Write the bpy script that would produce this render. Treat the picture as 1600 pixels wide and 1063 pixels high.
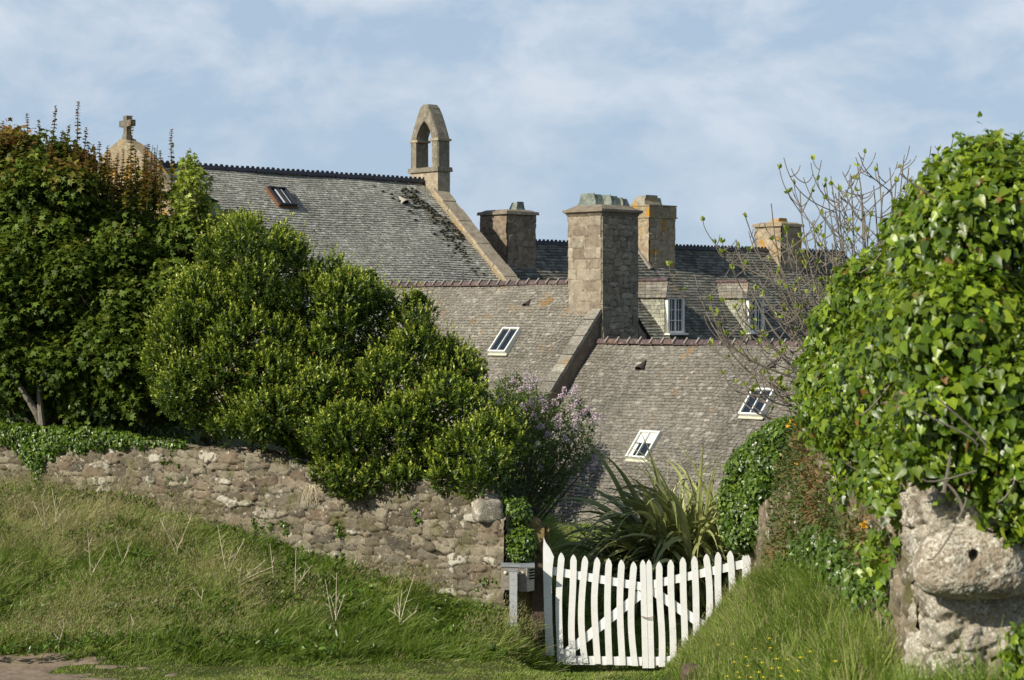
import bpy, math, random
import numpy as np
from mathutils import Vector
for o in list(bpy.data.objects): bpy.data.objects.remove(o)
S = bpy.context.scene
COL = S.collection
R_ = math.radians
# ------------------------------------------------------------------ camera, world, sun, exposure
FPX, CX, HY, CH = 3000.0, 800.0, 490.0, 4.3
cam = bpy.data.cameras.new('camera'); camo = bpy.data.objects.new('camera', cam); COL.objects.link(camo)
cam.lens = 67.5; cam.sensor_width = 36; cam.shift_y = -(531.5-HY)/1600.0
cam.clip_start = .1; cam.clip_end = 20000
camo.location = (0, 0, CH); camo.rotation_euler = (R_(90), 0, 0)
cam.dof.use_dof = True; cam.dof.focus_distance = 29; cam.dof.aperture_fstop = 6.3
S.camera = camo
SUN = Vector((-.70, -.56, .56)).normalized()
w = bpy.data.worlds.new('World'); S.world = w; w.use_nodes = True
nt = w.node_tree; nt.nodes.clear(); N = nt.nodes.new; L = nt.links.new
out = N('ShaderNodeOutputWorld'); bg = N('ShaderNodeBackground'); bg.inputs[1].default_value = .1
sky = N('ShaderNodeTexSky'); sky.sky_type = 'NISHITA'; sky.sun_disc = False
sky.sun_elevation = math.asin(SUN.z); sky.sun_rotation = math.atan2(SUN.x, SUN.y)
sky.air_density = 1.0; sky.dust_density = .6; sky.ozone_density = 1.5
tc = N('ShaderNodeTexCoord'); mp = N('ShaderNodeMapping'); mp.inputs['Scale'].default_value = (1, 1, 1.8)
mp.inputs['Location'].default_value = (.35, .2, .1)
L(tc.outputs['Generated'], mp.inputs[0])
n1 = N('ShaderNodeTexNoise'); n1.inputs['Scale'].default_value = 12; n1.inputs['Detail'].default_value = 9; n1.inputs['Roughness'].default_value = .57
n1.inputs['Distortion'].default_value = .25
L(mp.outputs[0], n1.inputs['Vector'])
cr = N('ShaderNodeValToRGB'); cr.color_ramp.elements[0].position = .42; cr.color_ramp.elements[1].position = .66
cr.color_ramp.elements[0].color = (0, 0, 0, 1); cr.color_ramp.elements[1].color = (.85, .85, .85, 1)
L(n1.outputs[0], cr.inputs[0])
sx = N('ShaderNodeSeparateXYZ'); L(tc.outputs['Generated'], sx.inputs[0])
el = N('ShaderNodeMapRange'); el.inputs[1].default_value = .02; el.inputs[2].default_value = .16; el.inputs[3].default_value = .35; el.inputs[4].default_value = 1
L(sx.outputs[2], el.inputs[0])
mul = N('ShaderNodeMath'); mul.operation = 'MULTIPLY'; L(cr.outputs[0], mul.inputs[0])
fa = N('ShaderNodeMapRange'); fa.inputs[1].default_value = .2; fa.inputs[2].default_value = .6; fa.inputs[3].default_value = 1; fa.inputs[4].default_value = .25; L(sx.outputs[2], fa.inputs[0])
mul2 = N('ShaderNodeMath'); mul2.operation = 'MULTIPLY'; L(mul.outputs[0], mul2.inputs[0]); L(fa.outputs[0], mul2.inputs[1]); L(el.outputs[0], mul.inputs[1])
veil = N('ShaderNodeMixRGB'); veil.inputs[2].default_value = (3.85, 5.05, 6.5, 1)      # thin high veil of cloud
vf = N('ShaderNodeMapRange'); vf.inputs[1].default_value = .17; vf.inputs[2].default_value = .5; vf.inputs[3].default_value = .92; vf.inputs[4].default_value = .0
L(sx.outputs[2], vf.inputs[0]); L(vf.outputs[0], veil.inputs[0]); L(sky.outputs[0], veil.inputs[1])
cl = N('ShaderNodeMixRGB'); cl.inputs[2].default_value = (7.0, 7.4, 8.0, 1)
L(mul2.outputs[0], cl.inputs[0]); L(veil.outputs[0], cl.inputs[1]); L(cl.outputs[0], bg.inputs[0]); L(bg.outputs[0], out.inputs[0])
sl = bpy.data.lights.new('sun', 'SUN'); sl.energy = 5.0; sl.angle = R_(.5); sl.color = (1, .93, .80)
so = bpy.data.objects.new('sun', sl); COL.objects.link(so); so.rotation_euler = SUN.to_track_quat('Z', 'Y').to_euler(); so.location = (0, 0, 30)
S.view_settings.view_transform = 'Standard'; S.view_settings.look = 'None'; S.view_settings.exposure = .14; S.view_settings.gamma = 1

# ------------------------------------------------------------------ helpers
def at(px, py, D): return np.array([(px-CX)/FPX*D, D, CH-(py-HY)/FPX*D])
ROOT = {}
def tag(o, label=None, cat=None, group=None, kind=None):
    if label: o['label'] = label
    if cat: o['category'] = cat
    if group: o['group'] = group
    if kind: o['kind'] = kind
    return o
def thing(name, loc, label, cat, group=None):
    o = bpy.data.objects.new(name, None); COL.objects.link(o); o.location = loc; o.empty_display_size = .2
    ROOT[o.name] = np.array(loc, float); return tag(o, label, cat, group)
def mk(name, V, F, m, parent=None, loc=None, smooth=False, attrs=None):
    V = np.asarray(V, float)
    base = ROOT[parent.name] if parent else (np.array(loc, float) if loc is not None else np.zeros(3))
    me = bpy.data.meshes.new(name)
    if isinstance(F, np.ndarray):
        nf, k = F.shape
        me.vertices.add(len(V)); me.vertices.foreach_set('co', (V-base).astype(np.float32).ravel())
        me.loops.add(nf*k); me.loops.foreach_set('vertex_index', F.astype(np.int32).ravel())
        me.polygons.add(nf); me.polygons.foreach_set('loop_start', np.arange(0, nf*k, k, dtype=np.int32))
        me.update(calc_edges=True)
    else:
        me.from_pydata([tuple(v) for v in (V-base)], [], [tuple(f) for f in F]); me.update()
    if smooth: me.polygons.foreach_set('use_smooth', [True]*len(me.polygons))
    if attrs:
        for k, a in attrs.items():
            a = np.asarray(a, np.float32)
            if a.ndim == 1:
                at_ = me.attributes.new(k, 'FLOAT', 'POINT'); at_.data.foreach_set('value', a)
            else:
                at_ = me.attributes.new(k, 'FLOAT_VECTOR', 'POINT'); at_.data.foreach_set('vector', a.ravel())
    me.materials.append(m)
    o = bpy.data.objects.new(name, me); COL.objects.link(o)
    if parent: o.parent = parent; ROOT[o.name] = base
    else: o.location = base; ROOT[o.name] = base
    return o
class MB:
    def __init__(s): s.v = []; s.f = []
    def add(s, V, F):
        b = len(s.v); s.v += [tuple(map(float, p)) for p in V]; s.f += [tuple(b+i for i in f) for f in F]
    def hexa(s, P):                                    # 4 bottom (ccw) + 4 top
        s.add(P, [(3, 2, 1, 0), (4, 5, 6, 7), (0, 1, 5, 4), (1, 2, 6, 5), (2, 3, 7, 6), (3, 0, 4, 7)])
    def obox(s, c, X, Y, Z, hx, hy, hz, tx=1, ty=1):    # oriented box, top scaled by tx, ty
        c = np.array(c, float); X = np.array(X, float); Y = np.array(Y, float); Z = np.array(Z, float)
        P = []
        for z, ax, ay in ((-1, 1, 1), (1, tx, ty)):
            for a, b in ((-1, -1), (1, -1), (1, 1), (-1, 1)):
                P.append(c+X*hx*a*ax+Y*hy*b*ay+Z*hz*z)
        s.hexa(P)
    def tube(s, P, r, n=5):
        P = [np.array(p, float) for p in P]; m = len(P); V = []; F = []
        if not hasattr(r, '__len__'): r = [r]*m
        for i in range(m):
            t = P[min(i+1, m-1)]-P[max(i-1, 0)]; t = t/(np.linalg.norm(t)+1e-9)
            a = np.cross(t, (0, 0, 1) if abs(t[2]) < .9 else (1, 0, 0)); a /= np.linalg.norm(a); b = np.cross(t, a)
            for k in range(n):
                q = 2*math.pi*k/n; V.append(P[i]+r[i]*(a*math.cos(q)+b*math.sin(q)))
        for i in range(m-1):
            for k in range(n): F.append((i*n+k, i*n+(k+1) % n, (i+1)*n+(k+1) % n, (i+1)*n+k))
        F.append(tuple(range(n))[::-1]); F.append(tuple((m-1)*n+k for k in range(n)))
        s.add(V, F)
    def build(s, name, m, parent=None, loc=None, smooth=False):
        return mk(name, s.v, s.f, m, parent, loc, smooth)
def hash2(i, j, seed):
    n = (i.astype(np.int64)*374761393+j.astype(np.int64)*668265263+seed*982451653) & 0x7fffffff
    n = ((n ^ (n >> 13))*1274126177) & 0x7fffffff
    return ((n ^ (n >> 16)) & 0xffffff)/float(0xffffff)
def vnoise(u, v, seed=0):
    i = np.floor(u).astype(np.int64); j = np.floor(v).astype(np.int64); a = u-i; b = v-j
    a = a*a*(3-2*a); b = b*b*(3-2*b)
    h = lambda x, y: hash2(i+x, j+y, seed)
    return (h(0, 0)*(1-a)+h(1, 0)*a)*(1-b)+(h(0, 1)*(1-a)+h(1, 1)*a)*b
def fbm(u, v, seed=0, o=4):
    r = 0; a = .5; t = 0
    for k in range(o): r = r+a*vnoise(u*2**k, v*2**k, seed+k*17); t += a; a *= .5
    return r/t
def sst(x): x = np.clip(x, 0, 1); return x*x*(3-2*x)
def masonry(u, v, cw, ch, seed, p=3.0, size_var=.3, warp=.25, jit=1.):
    """irregular stones: returns edge distance (0 at the joint) and two random values per stone"""
    uu = u/cw+(fbm(u/cw*.9, v/ch*.9, seed+5)-.5)*warp*2; vv = v/ch+(fbm(u/cw*.9+9, v/ch*.9+4, seed+9)-.5)*warp*2
    j0 = np.floor(vv).astype(np.int64)
    F1 = np.full(u.shape, 9.); F2 = np.full(u.shape, 9.); r1 = np.zeros(u.shape); r2 = np.zeros(u.shape)
    for dj in (-1, 0, 1):
        j = j0+dj
        off = hash2(j, j*0+7, seed)*.9
        i0 = np.floor(uu-off).astype(np.int64)
        for di in (-1, 0, 1, 2, -2):
            i = i0+di
            cx = i+off+.5+(hash2(i, j, seed+1)-.5)*.75*jit; cy = j+.5+(hash2(i, j, seed+2)-.5)*.5*jit
            d = (np.abs(uu-cx)**p+np.abs(vv-cy)**p)**(1/p)-size_var*hash2(i, j, seed+3)
            c = d < F1
            F2 = np.where(c, F1, np.minimum(F2, d))
            r1 = np.where(c, hash2(i, j, seed+11), r1); r2 = np.where(c, hash2(i, j, seed+12), r2)
            F1 = np.where(c, d, F1)
    return F2-F1, r1, r2
def grid_faces(nu, nv):
    a = np.arange(nu*nv).reshape(nu, nv)
    return np.stack([a[:-1, :-1], a[1:, :-1], a[1:, 1:], a[:-1, 1:]], -1).reshape(-1, 4)
def stone_grid(name, P, Nn, U, Vv, m, parent=None, loc=None, cw=.28, ch=.17, seed=1, depth=.05, p=3, rough=.012, size_var=.3, warp=.25, fl=False, joint=.16, extra=None, jit=1.):
    e, r1, r2 = masonry(U, Vv, cw, ch, seed, p, size_var, warp, jit)
    prof = sst(e/joint)
    h = depth*prof*(.45+.75*r2)+rough*2*(fbm(U*14, Vv*14, seed+3)-.5)+rough*1.2*(fbm(U*45, Vv*45, seed+31, 2)-.5)
    h = h + (r1-.5)*depth*.35*prof
    if extra is not None: h = h+extra
    Q = P+Nn*h[..., None]
    nu, nv = U.shape
    F = grid_faces(nu, nv)
    if fl: F = F[:, ::-1]
    return mk(name, Q.reshape(-1, 3), np.ascontiguousarray(F), m, parent, loc, True, {'stone': np.stack([r1, prof, r2], -1).reshape(-1, 3)})
# ---- material nodes
def newmat(name, rough=.8, spec=.3):
    m = bpy.data.materials.new(name); m.use_nodes = True; t = m.node_tree
    b = t.nodes['Principled BSDF']; b.inputs['Roughness'].default_value = rough
    b.inputs['Specular IOR Level'].default_value = spec
    return m, t, b
def ramp(t, src, stops):
    r = t.nodes.new('ShaderNodeValToRGB'); e = r.color_ramp.elements
    while len(e) < len(stops): e.new(.5)
    for k, (p, c) in enumerate(stops):
        e[k].position = p; e[k].color = (c, c, c, 1) if not hasattr(c, '__len__') else (*c, 1)
    t.links.new(src, r.inputs[0]); return r.outputs[0]
def noise(t, scale, detail=4, rough=.55, vec=None, dist=0, out=0):
    n = t.nodes.new('ShaderNodeTexNoise'); n.inputs['Scale'].default_value = scale; n.inputs['Detail'].default_value = detail
    n.inputs['Roughness'].default_value = rough; n.inputs['Distortion'].default_value = dist
    if vec is None:
        g = t.nodes.new('ShaderNodeNewGeometry'); vec = g.outputs['Position']
    t.links.new(vec, n.inputs['Vector']); return n.outputs[out]
def mix(t, fac, a, b, mode='MIX'):
    n = t.nodes.new('ShaderNodeMixRGB'); n.blend_type = mode
    for i, x in ((0, fac), (1, a), (2, b)):
        if isinstance(x, (int, float)): n.inputs[i].default_value = x if i == 0 else (x, x, x, 1)
        elif isinstance(x, tuple): n.inputs[i].default_value = (*x, 1)
        else: t.links.new(x, n.inputs[i])
    return n.outputs[0]
def mth(t, op, a, b=0):
    n = t.nodes.new('ShaderNodeMath'); n.operation = op
    for i, x in ((0, a), (1, b)):
        if isinstance(x, (int, float)): n.inputs[i].default_value = x
        else: t.links.new(x, n.inputs[i])
    return n.outputs[0]
def bump(t, b, h, strength=.4, dist=.02):
    n = t.nodes.new('ShaderNodeBump'); n.inputs['Strength'].default_value = strength; n.inputs['Distance'].default_value = dist
    t.links.new(h, n.inputs['Height']); t.links.new(n.outputs[0], b.inputs['Normal'])
def attr(t, name, out='Fac'):
    a = t.nodes.new('ShaderNodeAttribute'); a.attribute_name = name; return a.outputs[out]
def island(t): return t.nodes.new('ShaderNodeNewGeometry').outputs['Random Per Island']
def stone_mat(name, stops, mortar, lichen=.5, white=(.55, .53, .47), yellow=0., moss=0., spot=9, white_st=0, speck=0):
    m, t, b = newmat(name, .92, .15)
    s = t.nodes.new('ShaderNodeSeparateXYZ'); t.links.new(attr(t, 'stone', 'Vector'), s.inputs[0])
    c = ramp(t, s.outputs[0], stops)
    c = mix(t, .75, c, ramp(t, noise(t, 6, 5), [(.3, .62), (.7, 1.3)]), 'MULTIPLY')
    c = mix(t, .6, c, ramp(t, noise(t, 38, 4, .7), [(.3, .6), (.7, 1.35)]), 'MULTIPLY')
    mo = mix(t, .6, mortar, ramp(t, noise(t, 12, 4), [(.3, .7), (.7, 1.3)]), 'MULTIPLY')
    c = mix(t, ramp(t, s.outputs[1], [(.2, 0.), (.6, 1.)]), mo, c)
    thr = .70-.16*lichen
    lf = ramp(t, noise(t, spot, 5, .62), [(thr, 0.), (thr+.035, 1.)])
    c = mix(t, mth(t, 'MULTIPLY', lf, .85), c, mix(t, .5, white, ramp(t, noise(t, 60, 3), [(.3, .6), (.7, 1.3)]), 'MULTIPLY'))
    if white_st: c = mix(t, mth(t, 'MULTIPLY', ramp(t, s.outputs[2], [(white_st, 0.), (white_st+.03, 1.)]), mth(t, 'MULTIPLY', s.outputs[1], ramp(t, noise(t, 14, 4), [(.42, 0.), (.5, .9)]))), c, white)
    lf2 = ramp(t, noise(t, spot*3.3, 4, .7), [(thr+.0, 0.), (thr+.05, .8)])
    c = mix(t, lf2, c, white)
    if speck:
        c = mix(t, mth(t, 'MULTIPLY', ramp(t, noise(t, 60, 3, .8), [(.52-.06*speck, 0.), (.60-.06*speck, .75)]), ramp(t, noise(t, 5, 4), [(.42, .1), (.56, 1.)])), c, white)
        c = mix(t, ramp(t, noise(t, 48, 4, .8, None, .4), [(.57, 0.), (.64, .8)]), c, (.10, .082, .058))
    if yellow:
        yf = ramp(t, noise(t, 2.6, 5, .65), [(.70-.2*yellow, 0.), (.76-.2*yellow, 1.)])
        c = mix(t, yf, c, (.42, .22, .035))
    if moss:
        c = mix(t, ramp(t, noise(t, 3.1, 5, .6), [(.62-.2*moss, 0.), (.78-.2*moss, .8)]), c, (.10, .095, .03))
    t.links.new(c, b.inputs['Base Color']); bump(t, b, noise(t, 70, 5, .7), .5, .012)
    return m
def slate_mat(name, stops, lich, yellow=0., patch=None, pth=.6):
    m, t, b = newmat(name, .8, .3)
    c = ramp(t, island(t), stops)
    c = mix(t, .9, c, ramp(t, noise(t, 16, 5, .75), [(.36, .45), (.5, 1.0), (.66, 1.6)]), 'MULTIPLY')
    c = mix(t, .9, c, ramp(t, noise(t, .7, 6, .65), [(.3, .7), (.7, 1.28)]), 'MULTIPLY')
    c = mix(t, ramp(t, noise(t, 13, 5, .7), [(.56, 0.), (.64, .75)]), c, lich)
    c = mix(t, ramp(t, noise(t, 7, 4, .6, None, .5), [(.65, 0.), (.70, .8)]), c, tuple(x*1.35 for x in lich))
    if yellow: c = mix(t, ramp(t, noise(t, 1.7, 5, .7), [(.66-.1*yellow, 0.), (.74-.1*yellow, .7)]), c, (.30, .17, .05))
    if patch: c = mix(t, ramp(t, noise(t, .8, 5, .65), [(pth, 0.), (pth+.06, .9)]), c, patch)
    t.links.new(c, b.inputs['Base Color']); bump(t, b, noise(t, 55, 4, .7), .4, .01)
    return m
def leaf_mat(name, stops, rough=.4, trans=.28, tcol=(.25, .38, .03), spec=.5, var=.5, patch=None, dead=0):
    m, t, b = newmat(name, rough, spec)
    c = ramp(t, attr(t, 'tint'), stops)
    c = mix(t, var, c, ramp(t, island(t), [(0., .45), (.5, .95), (1., 1.7)]), 'MULTIPLY')
    c = mix(t, .5, c, ramp(t, noise(t, 1.3, 3), [(.3, .7), (.7, 1.3)]), 'MULTIPLY')
    if dead: c = mix(t, ramp(t, island(t), [(dead, 1.), (dead+.002, 0.)]), c, (.22, .11, .03))
    if patch: c = mix(t, ramp(t, noise(t, patch[0], 3), [(patch[1], 0.), (patch[1]+.12, .85)]), c, patch[2])
    t.links.new(c, b.inputs['Base Color'])
    tr = t.nodes.new('ShaderNodeBsdfTranslucent'); t.links.new(mix(t, 1., mix(t, .5, c, tcol), 1.0, 'MULTIPLY'), tr.inputs[0])
    ms = t.nodes.new('ShaderNodeMixShader'); ms.inputs[0].default_value = trans
    t.links.new(b.outputs[0], ms.inputs[1]); t.links.new(tr.outputs[0], ms.inputs[2])
    t.links.new(ms.outputs[0], t.nodes['Material Output'].inputs[0])
    return m
def plain(name, col, rough=.7, spec=.3, nz=None, metal=0, bmp=0):
    m, t, b = newmat(name, rough, spec); c = col; b.inputs['Metallic'].default_value = metal
    if nz: t.links.new(mix(t, nz[1], col, ramp(t, noise(t, nz[0], 5, .65), [(.3, .5), (.7, 1.4)]), 'MULTIPLY'), b.inputs['Base Color'])
    else: b.inputs['Base Color'].default_value = (*col, 1)
    if bmp: bump(t, b, noise(t, nz[0]*2 if nz else 30, 5, .7), bmp, .01)
    return m
M = {}
M['wall'] = stone_mat('rubble_wall', [(0, (.105, .086, .058)), (.2, (.148, .126, .087)), (.42, (.245, .212, .15)), (.55, (.125, .11, .08)), (.75, (.265, .232, .168)), (.9, (.165, .125, .084)), (1, (.095, .084, .064))], (.045, .035, .024), .5, (.47, .44, .36), moss=.4, spot=9, white_st=.91)
M['pier'] = stone_mat('pier_stone', [(0, (.195, .16, .115)), (.4, (.265, .228, .17)), (.75, (.315, .28, .215)), (1, (.175, .14, .10))], (.29, .25, .185), .62, (.58, .55, .46), yellow=.02, spot=9, speck=.8)
M['quern'] = stone_mat('quern_stone', [(0, (.27, .22, .155)), (1, (.27, .22, .155))], (.27, .22, .155), .8, (.62, .59, .49), spot=14, speck=1.2)
M['rwall'] = stone_mat('mossy_wall', [(0, (.19, .145, .095)), (.5, (.25, .205, .14)), (1, (.18, .15, .105))], (.24, .20, .14), .65, (.55, .52, .45), moss=.75)
M['chim'] = stone_mat('chimney_stone', [(0, (.215, .17, .125)), (.3, (.28, .23, .168)), (.6, (.345, .295, .215)), (.8, (.25, .215, .165)), (1, (.40, .345, .255))], (.13, .105, .075), .4, (.50, .47, .38), yellow=.02)
M['chimy'] = stone_mat('chimney_stone_lichen', [(0, (.28, .22, .15)), (.5, (.38, .31, .21)), (1, (.33, .27, .18))], (.20, .165, .11), .5, (.52, .46, .33), yellow=.6)
M['chimd'] = stone_mat('rear_chimney_stone', [(0, (.19, .14, .10)), (.5, (.28, .22, .15)), (1, (.24, .19, .14))], (.12, .10, .07), .35, (.45, .42, .34), yellow=.05)
def dressed(name, col, lich, ylw=0, amt=.56):
    m, t, b = newmat(name, .9, .15)
    c = mix(t, .8, col, ramp(t, noise(t, 5, 6, .65), [(.3, .6), (.7, 1.35)]), 'MULTIPLY')
    c = mix(t, .5, c, ramp(t, noise(t, 30, 4, .7), [(.3, .6), (.7, 1.35)]), 'MULTIPLY')
    c = mix(t, ramp(t, noise(t, 8, 5, .7), [(amt, 0.), (amt+.06, .8)]), c, lich)
    if ylw: c = mix(t, ramp(t, noise(t, 2.3, 5, .65), [(.70-.2*ylw, 0.), (.75-.2*ylw, .95)]), c, (.45, .23, .03))
    t.links.new(c, b.inputs['Base Color']); bump(t, b, noise(t, 40, 5, .7), .6, .02); return m
M['bell'] = dressed('bellcote_granite', (.215, .19, .14), (.33, .31, .245), .0)
M['cope'] = dressed('coping_stone', (.36, .30, .21), (.48, .43, .33), .1)
M['gable'] = dressed('gable_stone', (.29, .235, .15), (.42, .38, .28), .62)
M['cross'] = dressed('cross_granite', (.17, .155, .115), (.27, .26, .19), .0)
M['plaster'] = dressed('old_render', (.17, .135, .10), (.24, .2, .15), 0)
M['cap'] = dressed('cap_stone', (.23, .19, .14), (.36, .32, .24), .05)
M['pot'] = dressed('slate_pot', (.17, .20, .17), (.27, .29, .24), .05, .5)
M['poty'] = dressed('slate_pot_lichen', (.27, .25, .19), (.36, .33, .24), .8, .5)
M['slateN'] = slate_mat('chapel_slate', [(0, (.24, .23, .185)), (.5, (.335, .322, .262)), (.9, (.385, .37, .305)), (1, (.50, .49, .43))], (.46, .455, .39), .2)
M['slateA'] = slate_mat('middle_slate', [(0, (.16, .146, .117)), (.5, (.205, .188, .152)), (.92, (.24, .221, .178)), (1, (.33, .31, .26))], (.29, .27, .215), .7)
M['slateB'] = slate_mat('front_slate', [(0, (.138, .125, .102)), (.5, (.182, .167, .137)), (.92, (.215, .198, .163)), (1, (.33, .31, .26))], (.28, .26, .21), .45)
M['slateR'] = slate_mat('rear_slate', [(0, (.078, .074, .060)), (.5, (.135, .132, .108)), (1, (.23, .225, .185))], (.24, .235, .18), .1, (.17, .165, .08), .62)
M['slateH'] = slate_mat('hung_slate', [(0, (.20, .20, .155)), (1, (.36, .355, .275))], (.36, .35, .27), 0)
M['moss'] = plain('dark_moss', (.075, .07, .045), .95, .1, (30, .7))
M['ridgeR'] = slate_mat('red_ridge_tile', [(0, (.075, .052, .055)), (.6, (.105, .070, .068)), (.85, (.11, .075, .062)), (1, (.14, .085, .062))], (.19, .16, .13), 0)
M['ridgeK'] = plain('black_ridge_tile', (.028, .028, .036), .5, .4, (20, .5))
M['mortar'] = plain('lime_mortar', (.27, .24, .20), .9, .1, (25, .5))
M['wgrey'] = plain('white_paint_weathered', (.70, .70, .64), .5, .4, (14, .25))
M['white'] = plain('gate_white_paint', (.84, .84, .81), .45, .4, (9, .12))
def painted(name):
    m, t, b = newmat(name, .5, .35)
    c = mix(t, .35, (.84, .84, .81), ramp(t, noise(t, 7, 5, .7), [(.3, .75), (.6, 1.05)]), 'MULTIPLY')
    c = mix(t, ramp(t, noise(t, 16, 5, .75), [(.62, 0.), (.70, .55)]), c, (.45, .46, .36))
    c = mix(t, ramp(t, noise(t, 42, 3, .7), [(.70, 0.), (.73, .8)]), c, (.22, .19, .15))
    t.links.new(c, b.inputs['Base Color']); bump(t, b, noise(t, 60, 3), .2, .004); return m
M['white'] = painted('gate_white_paint_worn')
M['cream'] = plain('cream_lead', (.5, .5, .38), .6, .3, (14, .3))
M['glass'] = plain('skylight_glass', (.012, .018, .028), .06, .9)
M['rust'] = plain('rusty_iron', (.16, .075, .035), .8, .3, (18, .6))
M['lead'] = plain('lead_grey', (.28, .30, .31), .5, .4, (14, .4))
M['dark'] = plain('dark_recess', (.012, .011, .010), .95, .1)
M['vent'] = plain('dark_clay_vent', (.06, .045, .038), .7, .3, (20, .5))
M['ventp'] = plain('pale_stone_vent', (.36, .33, .27), .85, .2, (20, .5))
M['wood'] = plain('grey_weathered_wood', (.27, .235, .195), .85, .2, (34, .6), 0, .5)
M['postp'] = plain('pale_grey_post', (.40, .42, .42), .6, .4, (30, .35))
M['brown'] = plain('old_brown_post', (.115, .085, .06), .9, .15, (25, .7), 0, .6)
M['galv'] = plain('dull_metal_plate', (.35, .36, .33), .5, .5, (26, .4))
M['disc'] = plain('pale_round_knob', (.72, .68, .52), .6, .4, (30, .3))
M['bark'] = plain('bark', (.085, .065, .047), .95, .1, (18, .6), 0, .6)
M['barkL'] = plain('pale_fig_bark', (.19, .165, .13), .9, .15, (26, .5), 0, .4)
M['core'] = plain('inner_twigs', (.018, .018, .009), 1, 0, (30, .6))
M['dry'] = plain('bleached_dead_stem', (.66, .58, .42), .9, .1, (40, .4))
M['housewall'] = dressed('house_rubble', (.26, .21, .155), (.36, .31, .24), 0)
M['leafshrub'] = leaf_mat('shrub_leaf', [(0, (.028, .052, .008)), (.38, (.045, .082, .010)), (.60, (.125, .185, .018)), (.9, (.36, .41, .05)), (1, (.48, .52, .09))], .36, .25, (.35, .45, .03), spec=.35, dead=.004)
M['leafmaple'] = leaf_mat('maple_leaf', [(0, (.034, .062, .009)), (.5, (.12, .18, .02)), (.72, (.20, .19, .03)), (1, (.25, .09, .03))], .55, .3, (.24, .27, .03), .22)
M['leafyel'] = leaf_mat('young_leaf', [(0, (.20, .27, .03)), (1, (.42, .44, .07))], .5, .3)
M['ivybig'] = leaf_mat('ivy_leaf_big', [(0, (.045, .09, .005)), (.5, (.092, .160, .008)), (1, (.25, .33, .02))], .36, .32, (.38, .48, .02), .5, .65, dead=.012)
M['ivysm'] = leaf_mat('ivy_leaf_small', [(0, (.03, .068, .008)), (.6, (.085, .15, .014)), (1, (.18, .26, .03))], .35, .25)
M['leaflilac'] = leaf_mat('lilac_leaf', [(0, (.06, .09, .025)), (.6, (.11, .165, .035)), (1, (.19, .23, .06))], .5, .4, (.3, .4, .08), patch=(2.5, .56, (.10, .085, .045)))
M['lilac'] = leaf_mat('lilac_flower', [(0, (.50, .36, .42)), (.5, (.68, .53, .59)), (1, (.82, .73, .76))], .7, .3, (.7, .5, .7), .2)
M['figleaf'] = leaf_mat('fig_leaf', [(0, (.20, .28, .04)), (1, (.42, .47, .09))], .5, .35)
M['flax'] = leaf_mat('flax_blade', [(0, (.07, .085, .025)), (.5, (.19, .22, .06)), (1, (.40, .41, .15))], .38, .15, (.25, .3, .06), .5, .55)
M['palm'] = leaf_mat('dark_frond', [(0, (.015, .022, .010)), (1, (.035, .045, .018))], .5, .1)
M['grass'] = leaf_mat('grass_blade', [(0, (.060, .105, .010)), (.35, (.135, .225, .020)), (.7, (.30, .34, .09)), (1, (.44, .34, .22))], .55, .3, (.32, .45, .05), .3, .5)
M['redveg'] = leaf_mat('red_brown_stonecrop', [(0, (.055, .10, .018)), (.6, (.12, .13, .035)), (1, (.21, .125, .055))], .6, .25, (.3, .15, .03), .3)
M['wallfl'] = leaf_mat('orange_yellow_petal', [(0, (.60, .28, .02)), (1, (.78, .52, .04))], .6, .3, (.7, .4, .02), .2)
M['butter'] = plain('buttercup_petal', (.80, .62, .03), .5, .4)
M['redfl'] = plain('red_petal', (.45, .06, .03), .6, .3)
def ground_mat():
    m, t, b = newmat('turf_soil', .95, .1)
    c = mix(t, ramp(t, noise(t, 1.4, 5), [(.35, 0.), (.65, 1.)]), (.045, .062, .014), (.085, .085, .030))
    c = mix(t, .6, c, ramp(t, noise(t, 20, 5, .7), [(.3, .5), (.7, 1.4)]), 'MULTIPLY')
    t.links.new(c, b.inputs['Base Color']); bump(t, b, noise(t, 30, 5), .6, .03); return m
M['ground'] = ground_mat()
M['dirt'] = plain('dry_dirt', (.25, .195, .14), .95, .1, (9, .7), 0, .7)
# ------------------------------------------------------------------ terrain
WX = np.array([-14, -7.15, -5.14, -2.96, -1.93, -.08, .3]); WZ = np.array([2.3, 1.82, 1.70, 1.20, .98, .60, .4])
def wally(x): return 23.0+(-.08-x)*.5375
def xw(y): return 1.44+.0628*y
def zg(x, y):
    x = np.asarray(x, float); y = np.asarray(y, float)
    z0 = np.where(y < 20.5, 2.7-.1132*y, .38*(1-sst((y-20.5)/2.5)))
    z0 = np.where(y > 24, -.5*sst((y-24)/18)-2.2*sst((y-43)/6), z0)
    z0 = np.where(y < 0, 2.7-.02*y, z0)
    zw = np.interp(x, WX, WZ); wy = wally(x)
    t = np.clip((y-20.9)/(wy-20.9), 0, 1); t = .55*t+.45*sst(t)
    bank = z0*(1-t)+zw*t
    back = zw+.75*sst((y-wy-.1)/.3)
    back = back*(1-sst((y-33)/9))+z0*sst((y-33)/9)
    left = np.where(y < wy, bank, back)
    f = sst((x+.05)/.45)
    z = left*(1-f)+z0*f
    fb = sst((x-.1+1.2*0)/1.2)                                # terrace fades into the yard
    z = np.where((y > np.maximum(wy, 24)) & (x < 1.1), back*(1-fb)+z0*fb, z)
    ex = np.interp(y, [7, 9.5, 12], [.80, .78, 1.06])*sst((x-(xw(y)-1.2))/1.2)*(1-sst((y-22.55)/.35))
    z = z+ex
    return z+(fbm(x*1.3, y*1.3, 3)-.5)*.09*(1-sst((y-60)/40))
gx = np.concatenate([-np.geomspace(6000, 12.5, 26), np.arange(-12, 6.01, .11), np.geomspace(6.5, 6000, 26)])
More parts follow.
